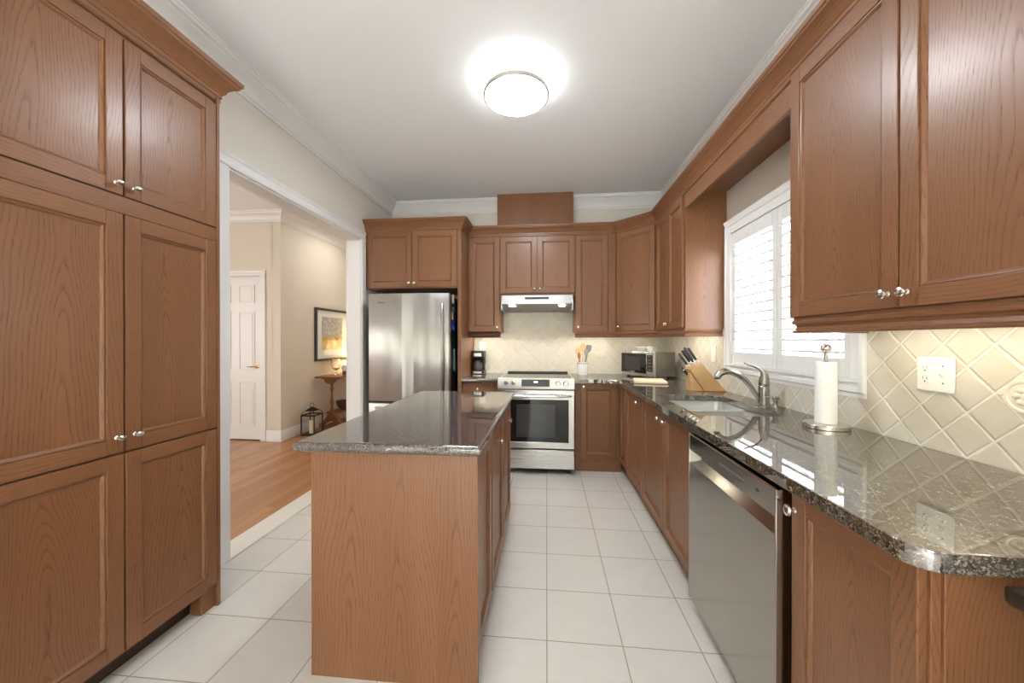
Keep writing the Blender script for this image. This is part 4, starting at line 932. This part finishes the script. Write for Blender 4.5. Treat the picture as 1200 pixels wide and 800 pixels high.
# white crockery on the microwave
cu = FM.M @ Vector((0.17, -0.13, H1))
wb = MB(); wb.lathe([(0, 0.0), (0.04, 0), (0.042, 0.006), (0.075, 0.045), (0.078, 0.048), (0.072, 0.046), (0.038, 0.010), (0, 0.008)], cu, 2, 28)
tag(wb.build('serving_bowl', 'ceram', None, cu), 'white bowl on top of the microwave', 'bowl')
cu = FM.M @ Vector((0.30, -0.13, H1)); t = thing('coffee_cup', 'white cup on top of the microwave, right of the white bowl', 'cup', cu)
mb = MB(); mb.lathe([(0, 0), (0.028, 0), (0.034, 0.008), (0.038, 0.055), (0.035, 0.055), (0.031, 0.010), (0, 0.008)], cu, 2, 24); mb.build('cup_body', 'ceram', t)
mb = MB(); mb.tube([cu+Vector((0.036, -0.002, 0.045)), cu+Vector((0.058, -0.006, 0.042)), cu+Vector((0.058, -0.006, 0.018)), cu+Vector((0.034, -0.002, 0.014))], 0.004, 8); mb.build('handle', 'ceram', t)

# cutting board
cbo = MB(); BQ = [(0.795, 3.40), (1.075, 3.35), (1.13, 3.66), (0.855, 3.71)]
cbo.slab(BQ, 0.942, 0.962, 0.004, 2)
tag(cbo.build('cutting_board', 'board', None, (0.96, 3.53, 0.942)), 'pale wooden cutting board in front of the microwave', 'cutting board')

# knife block and knives
kx, ky = 1.155, 3.03
kb = thing('knife_block', 'beech wood knife block between microwave and window', 'knife block', (1.26, 2.99, 0.94))
mb = MB(); mb.slab([(1.213, 0.941), (1.376, 0.941), (1.186, 1.163), (1.102, 1.108)], 2.925, 3.045, 0.004, 2, axis=1); mb.build('slanted_block', 'block', kb)
mb = MB(); mb.slab([(1.116, 0.941), (1.2115, 0.941), (1.113, 1.080), (1.106, 1.068)], 2.935, 3.035, 0.003, 2, axis=1); mb.build('foot_block', 'block', kb)
across = Vector((1.102-1.186, 0, 1.108-1.163)).normalized()   # down the face that holds the knives
kd = Vector((across.z, 0, -across.x)).normalized()
KN = [(0.012, 2.955, 0.140, 'knife nearest the top edge of the beech block, front row'), (0.016, 3.015, 0.145, 'knife nearest the top edge of the beech block, back row'),
      (0.040, 2.955, 0.140, 'knife second from the top edge of the block, front row'), (0.044, 3.015, 0.135, 'knife second from the top edge of the block, back row'),
      (0.082, 2.985, 0.135, 'black handled knife third down the slanted block face')]
top0 = Vector((1.186, 0, 1.163))
for s_, y, L, lab in KN:
    p = top0+across*s_; p.y = y
    t = thing('kitchen_knife', lab, 'knife', p, None)
    mb = MB(); mb.box(-0.010, 0.010, -0.006, 0.006, -0.02, 0.030, bev=0.002)
    Rm = Matrix.Translation(p) @ kd.to_track_quat('Z', 'Y').to_matrix().to_4x4(); mb.bm.transform(Rm); mb.build('bolster', 'nickel', t)
    mb = MB(); mb.box(-0.0115, 0.0115, -0.008, 0.008, 0.029, L, bev=0.004); mb.bm.transform(Rm); mb.build('handle', 'black', t)
p = Vector((1.106, 2.985, 1.062)); t = thing('kitchen_shears', 'black handled tool lowest in the foot of the beech block', 'scissors', p)
mb = MB(); mb.tube([p+Vector((0.006, 0, -0.004)), p+Vector((-0.022, 0, 0.030)), p+Vector((-0.050, 0, 0.062))], [0.007, 0.010, 0.009], 10); mb.build('handle', 'black', t)
mb = MB(); mb.ball(p+Vector((-0.028, 0, 0.036)), 0.0112, 1, 1, 1, 10); mb.build('pivot', 'nickel', t)

# ------------------------------------------------------------------ hall furniture
ctb = thing('console_table', 'cherry wood console table with turned pedestal against the hall wall', 'table', (-3.28, 5.7, 0))
tx = -3.28
def orr(v0, v1): return None
mb = MB(); mb.slab(rrect(-3.478, -3.09, 5.13, 6.35, 0.03, 4), 0.765, 0.790, 0.008, 3); mb.build('top', 'cherry', ctb)
for y, s_ in ((5.28, 1), (6.20, -1)):
    mb = MB(); mb.slab([(-3.44, 0.766), (-3.12, 0.766), (-3.15, 0.74), (-3.17, 0.745), (-3.21, 0.69), (-3.25, 0.67), (-3.31, 0.67), (-3.35, 0.69), (-3.39, 0.745), (-3.41, 0.74)], y-0.05, y-0.02, 0.003, 2, axis=1); mb.build('apron', 'cherry', ctb)
    mb = MB(); mb.lathe([(0.024, 0.20), (0.032, 0.23), (0.034, 0.26), (0.022, 0.29), (0.017, 0.32), (0.025, 0.36), (0.026, 0.40), (0.016, 0.44), (0.013, 0.52), (0.019, 0.56), (0.025, 0.60), (0.017, 0.63), (0.022, 0.66), (0.034, 0.69), (0.036, 0.765)], (tx, y, 0), 2, 20); mb.build('pedestal', 'cherry', ctb)
    mb = MB()
    for sx in (-1, 1):
        mb.slab([(tx, 0.24), (tx+sx*0.06, 0.20), (tx+sx*0.12, 0.11), (tx+sx*0.19, 0.055), (tx+sx*0.195, 0.0), (tx+sx*0.15, 0.0), (tx+sx*0.09, 0.06), (tx, 0.10)], y-0.028, y+0.028, 0.006, 2, axis=1)
    mb.build('foot', 'cherry', ctb)
mb = MB(); mb.slab(rrect(-3.40, -3.14, 5.30, 6.18, 0.02, 3), 0.205, 0.225, 0.004, 2); mb.build('lower_shelf', 'cherry', ctb)
bw = MB(); bw.lathe([(0, 0), (0.055, 0), (0.06, 0.008), (0.10, 0.05), (0.125, 0.105), (0.13, 0.14), (0.124, 0.14), (0.118, 0.105), (0.09, 0.055), (0, 0.02)], (-3.24, 5.56, 0.226), 2, 30)
tag(bw.build('wooden_bowl', 'bowlw', None, (-3.24, 5.56, 0.226)), 'dark wooden bowl on the low shelf of the hall table', 'bowl')
vs = MB(); vs.lathe([(0, 0), (0.050, 0), (0.052, 0.006), (0.020, 0.018), (0.014, 0.045), (0.020, 0.07), (0.055, 0.10), (0.072, 0.16), (0.066, 0.23), (0.060, 0.25), (0.057, 0.25), (0.062, 0.225), (0.067, 0.16), (0.05, 0.107), (0.0, 0.085)], (-3.30, 5.42, 0.791), 2, 30)
tag(vs.build('glass_vase', 'glass', None, (-3.30, 5.42, 0.791)), 'clear footed glass vase on the hall table', 'vase')
ck = thing('mantel_clock', 'small round faced desk clock on the hall table', 'clock', (-3.20, 5.50, 0.79))
mb = MB(); mb.box(-3.235, -3.165, 5.485, 5.515, 0.791, 0.850, bev=0.006); mb.build('base', 'cherry', ck)
mb = MB(Fr((-3.20, 5.50, 0.895), (1, 0, 0), (0, -1, 0))); mb.lathe([(0, -0.015), (0.05, -0.015), (0.05, 0.015), (0.044, 0.018), (0, 0.018)], (0, 0, 0), 1, 26); mb.build('dial', 'ceram', ck)
lp = thing('table_lamp', 'lit table lamp with cream shade at the far end of the hall table', 'lamp', (-3.27, 6.02, 0.79))
mb = MB(); mb.lathe([(0, 0), (0.07, 0), (0.072, 0.012), (0.03, 0.03), (0.022, 0.07), (0.05, 0.13), (0.055, 0.18), (0.02, 0.25), (0.010, 0.28), (0.010, 0.36), (0, 0.36)], (-3.27, 6.02, 0.791), 2, 26); mb.build('base', 'cream', lp)
mb = MB(); mb.lathe([(0.185, 0.29), (0.110, 0.55), (0.107, 0.55), (0.182, 0.29), (0.185, 0.29)], (-3.27, 6.02, 0.791), 2, 32); mb.build('lamp_shade', 'shade', lp)
l = bpy.data.lights.new('lamp_bulb', 'POINT'); l.energy = 3.5; l.color = (1.0, 0.78, 0.45); l.shadow_soft_size = 0.04
lo = bpy.data.objects.new('lamp_bulb', l); COL.objects.link(lo); lo.parent = lp; lo.location = (0, 0, 0.42)
# framed picture
FPW = Fr((-3.494, 0, 0), (0, 1, 0), (1, 0, 0))
pc = thing('framed_picture', 'framed abstract picture in gold and grey on the hall wall', 'picture', (-3.494, 5.62, 1.42))
mb = MB(FPW)
P0, P1, Q0, Q1 = 5.17, 6.07, 1.015, 1.835
mb.slab([(P0, Q0), (P1, Q0), (P1, Q1), (P0, Q1)], 0.001, 0.035, 0.003, 2, holes=[[(P0+.035, Q0+.035), (P0+.035, Q1-.035), (P1-.035, Q1-.035), (P1-.035, Q0+.035)]], axis=1)
mb.build('frame', plain('charcoal_frame', (0.045, 0.042, 0.045), 0.3), pc)
mb = MB(FPW); mb.box(P0+0.03, P1-0.03, 0.003, 0.012, Q0+0.03, Q1-0.03); mt = mb.build('mat_board', 'paper', pc)
g = G('abstract_print'); o = g.xyz(g.obj())
n1 = g.noise(g.obj(), 9.0, 4.0, 0.6); n2 = g.noise(g.obj(), 30.0, 3.0)
gold = g.ramp(n1, (0.3, (0.42, 0.22, 0.03)), (0.5, (0.72, 0.48, 0.10)), (0.7, (0.80, 0.66, 0.30)))
grey = g.ramp(n2, (0.3, (0.25, 0.25, 0.24)), (0.6, (0.62, 0.60, 0.55)))
f = g.sstep(g.math('ADD', o[2], g.math('MULTIPLY', n1, 0.06)), -0.02, 0.02)
g.set(Base_Color=g.mix(f, gold, grey), Roughness=0.4)
mb = MB(FPW); mb.box(P0+0.17, P1-0.17, 0.0121, 0.014, Q0+0.17, Q1-0.13); mb.build('print', g.m, mt)
mb = MB(FPW); mb.box(P0+0.032, P1-0.032, 0.020, 0.023, Q0+0.032, Q1-0.032); mb.build('glass_sheet', 'pane', pc)
# lantern
lx, ly = -3.325, 4.87
ln = thing('candle_lantern', 'black iron and glass candle lantern on the hall floor', 'lantern', (lx, ly, 0))
mb = MB(); a = 0.095
mb.box(lx-a, lx+a, ly-a, ly+a, 0, 0.018, bev=0.003)
for sx in (-1, 1):
    for sy in (-1, 1): mb.box(lx+sx*a-0.007, lx+sx*a+0.007, ly+sy*a-0.007, ly+sy*a+0.007, 0, 0.285, bev=0.002)
for z in (0.0, 0.270):
    for s_ in (-1, 1):
        mb.box(lx-a, lx+a, ly+s_*a-0.008, ly+s_*a+0.008, z, z+0.018, bev=0.002); mb.box(lx+s_*a-0.008, lx+s_*a+0.008, ly-a, ly+a, z, z+0.018, bev=0.002)
mb.build('frame', 'iron', ln)
mb = MB(); vs_ = []
for z, r in ((0.335, 0.066), (0.341, 0.066), (0.362, 0.040), (0.374, 0.026), (0.386, 0.010)): vs_.append([mb.bm.verts.new((lx+sx*r, ly+sy*r, z)) for sx, sy in ((-1, -1), (1, -1), (1, 1), (-1, 1))])
for A, B in zip(vs_, vs_[1:]):
    for i in range(4): mb.bm.faces.new((A[i], A[(i+1) % 4], B[(i+1) % 4], B[i]))
mb.bm.faces.new(vs_[0][::-1]); mb.bm.faces.new(vs_[-1]); mb.fin(); rf = mb.build('roof', 'iron', ln)
for sx in (-1, 1):
    for sy in (-1, 1):
        mb = MB(); mb.tube([(lx+sx*a*k, ly+sy*a*k, z) for k, z in ((1.0, 0.285), (0.97, 0.303), (0.86, 0.322), (0.66, 0.338))], 0.0045, 8); mb.build('roof_arm', 'iron', ln)
mb = MB(); mb.tube([(lx+0.030*math.cos(2*PI*i/16), ly, 0.412+0.030*math.sin(2*PI*i/16)) for i in range(17)], 0.0035, 8); mb.build('ring', 'iron', rf)
mb = MB(); mb.lathe([(0, 0), (0.036, 0), (0.036, 0.175), (0.030, 0.18), (0, 0.172)], (lx, ly, 0.019), 2, 20); cn_ = mb.build('candle', 'wax', ln)
mb = MB(); mb.tube([(lx, ly, 0.19), (lx+0.001, ly, 0.208)], 0.002, 6); mb.build('wick', 'black', cn_)
for sx, sy in ((1, 0), (-1, 0), (0, 1), (0, -1)):
    mb = MB()
    if sx: mb.box(lx+sx*a-0.0015, lx+sx*a+0.0015, ly-a+0.008, ly+a-0.008, 0.018, 0.270)
    else: mb.box(lx-a+0.008, lx+a-0.008, ly+sy*a-0.0015, ly+sy*a+0.0015, 0.018, 0.270)
    mb.build('glass_side', 'pane', ln)

GROUPS = {'wall_cabinet': 'oak wall cabinets', 'base_cabinet': 'oak base cabinets', 'kitchen_knife': 'knives in the beech block', 'refrigerator_magnet': 'magnets on the refrigerator side',
          'under_cabinet_light': 'light bars under the wall cabinets', 'outlet': 'white wall outlets', 'countertop': 'granite countertops'}
for o in bpy.data.objects:
    k = o.name.split('.')[0]
    if o.parent is None and k in GROUPS: o['group'] = GROUPS[k]
    if o.parent is None and o.get('category') == 'utensil': o['group'] = 'utensils in the white crock'
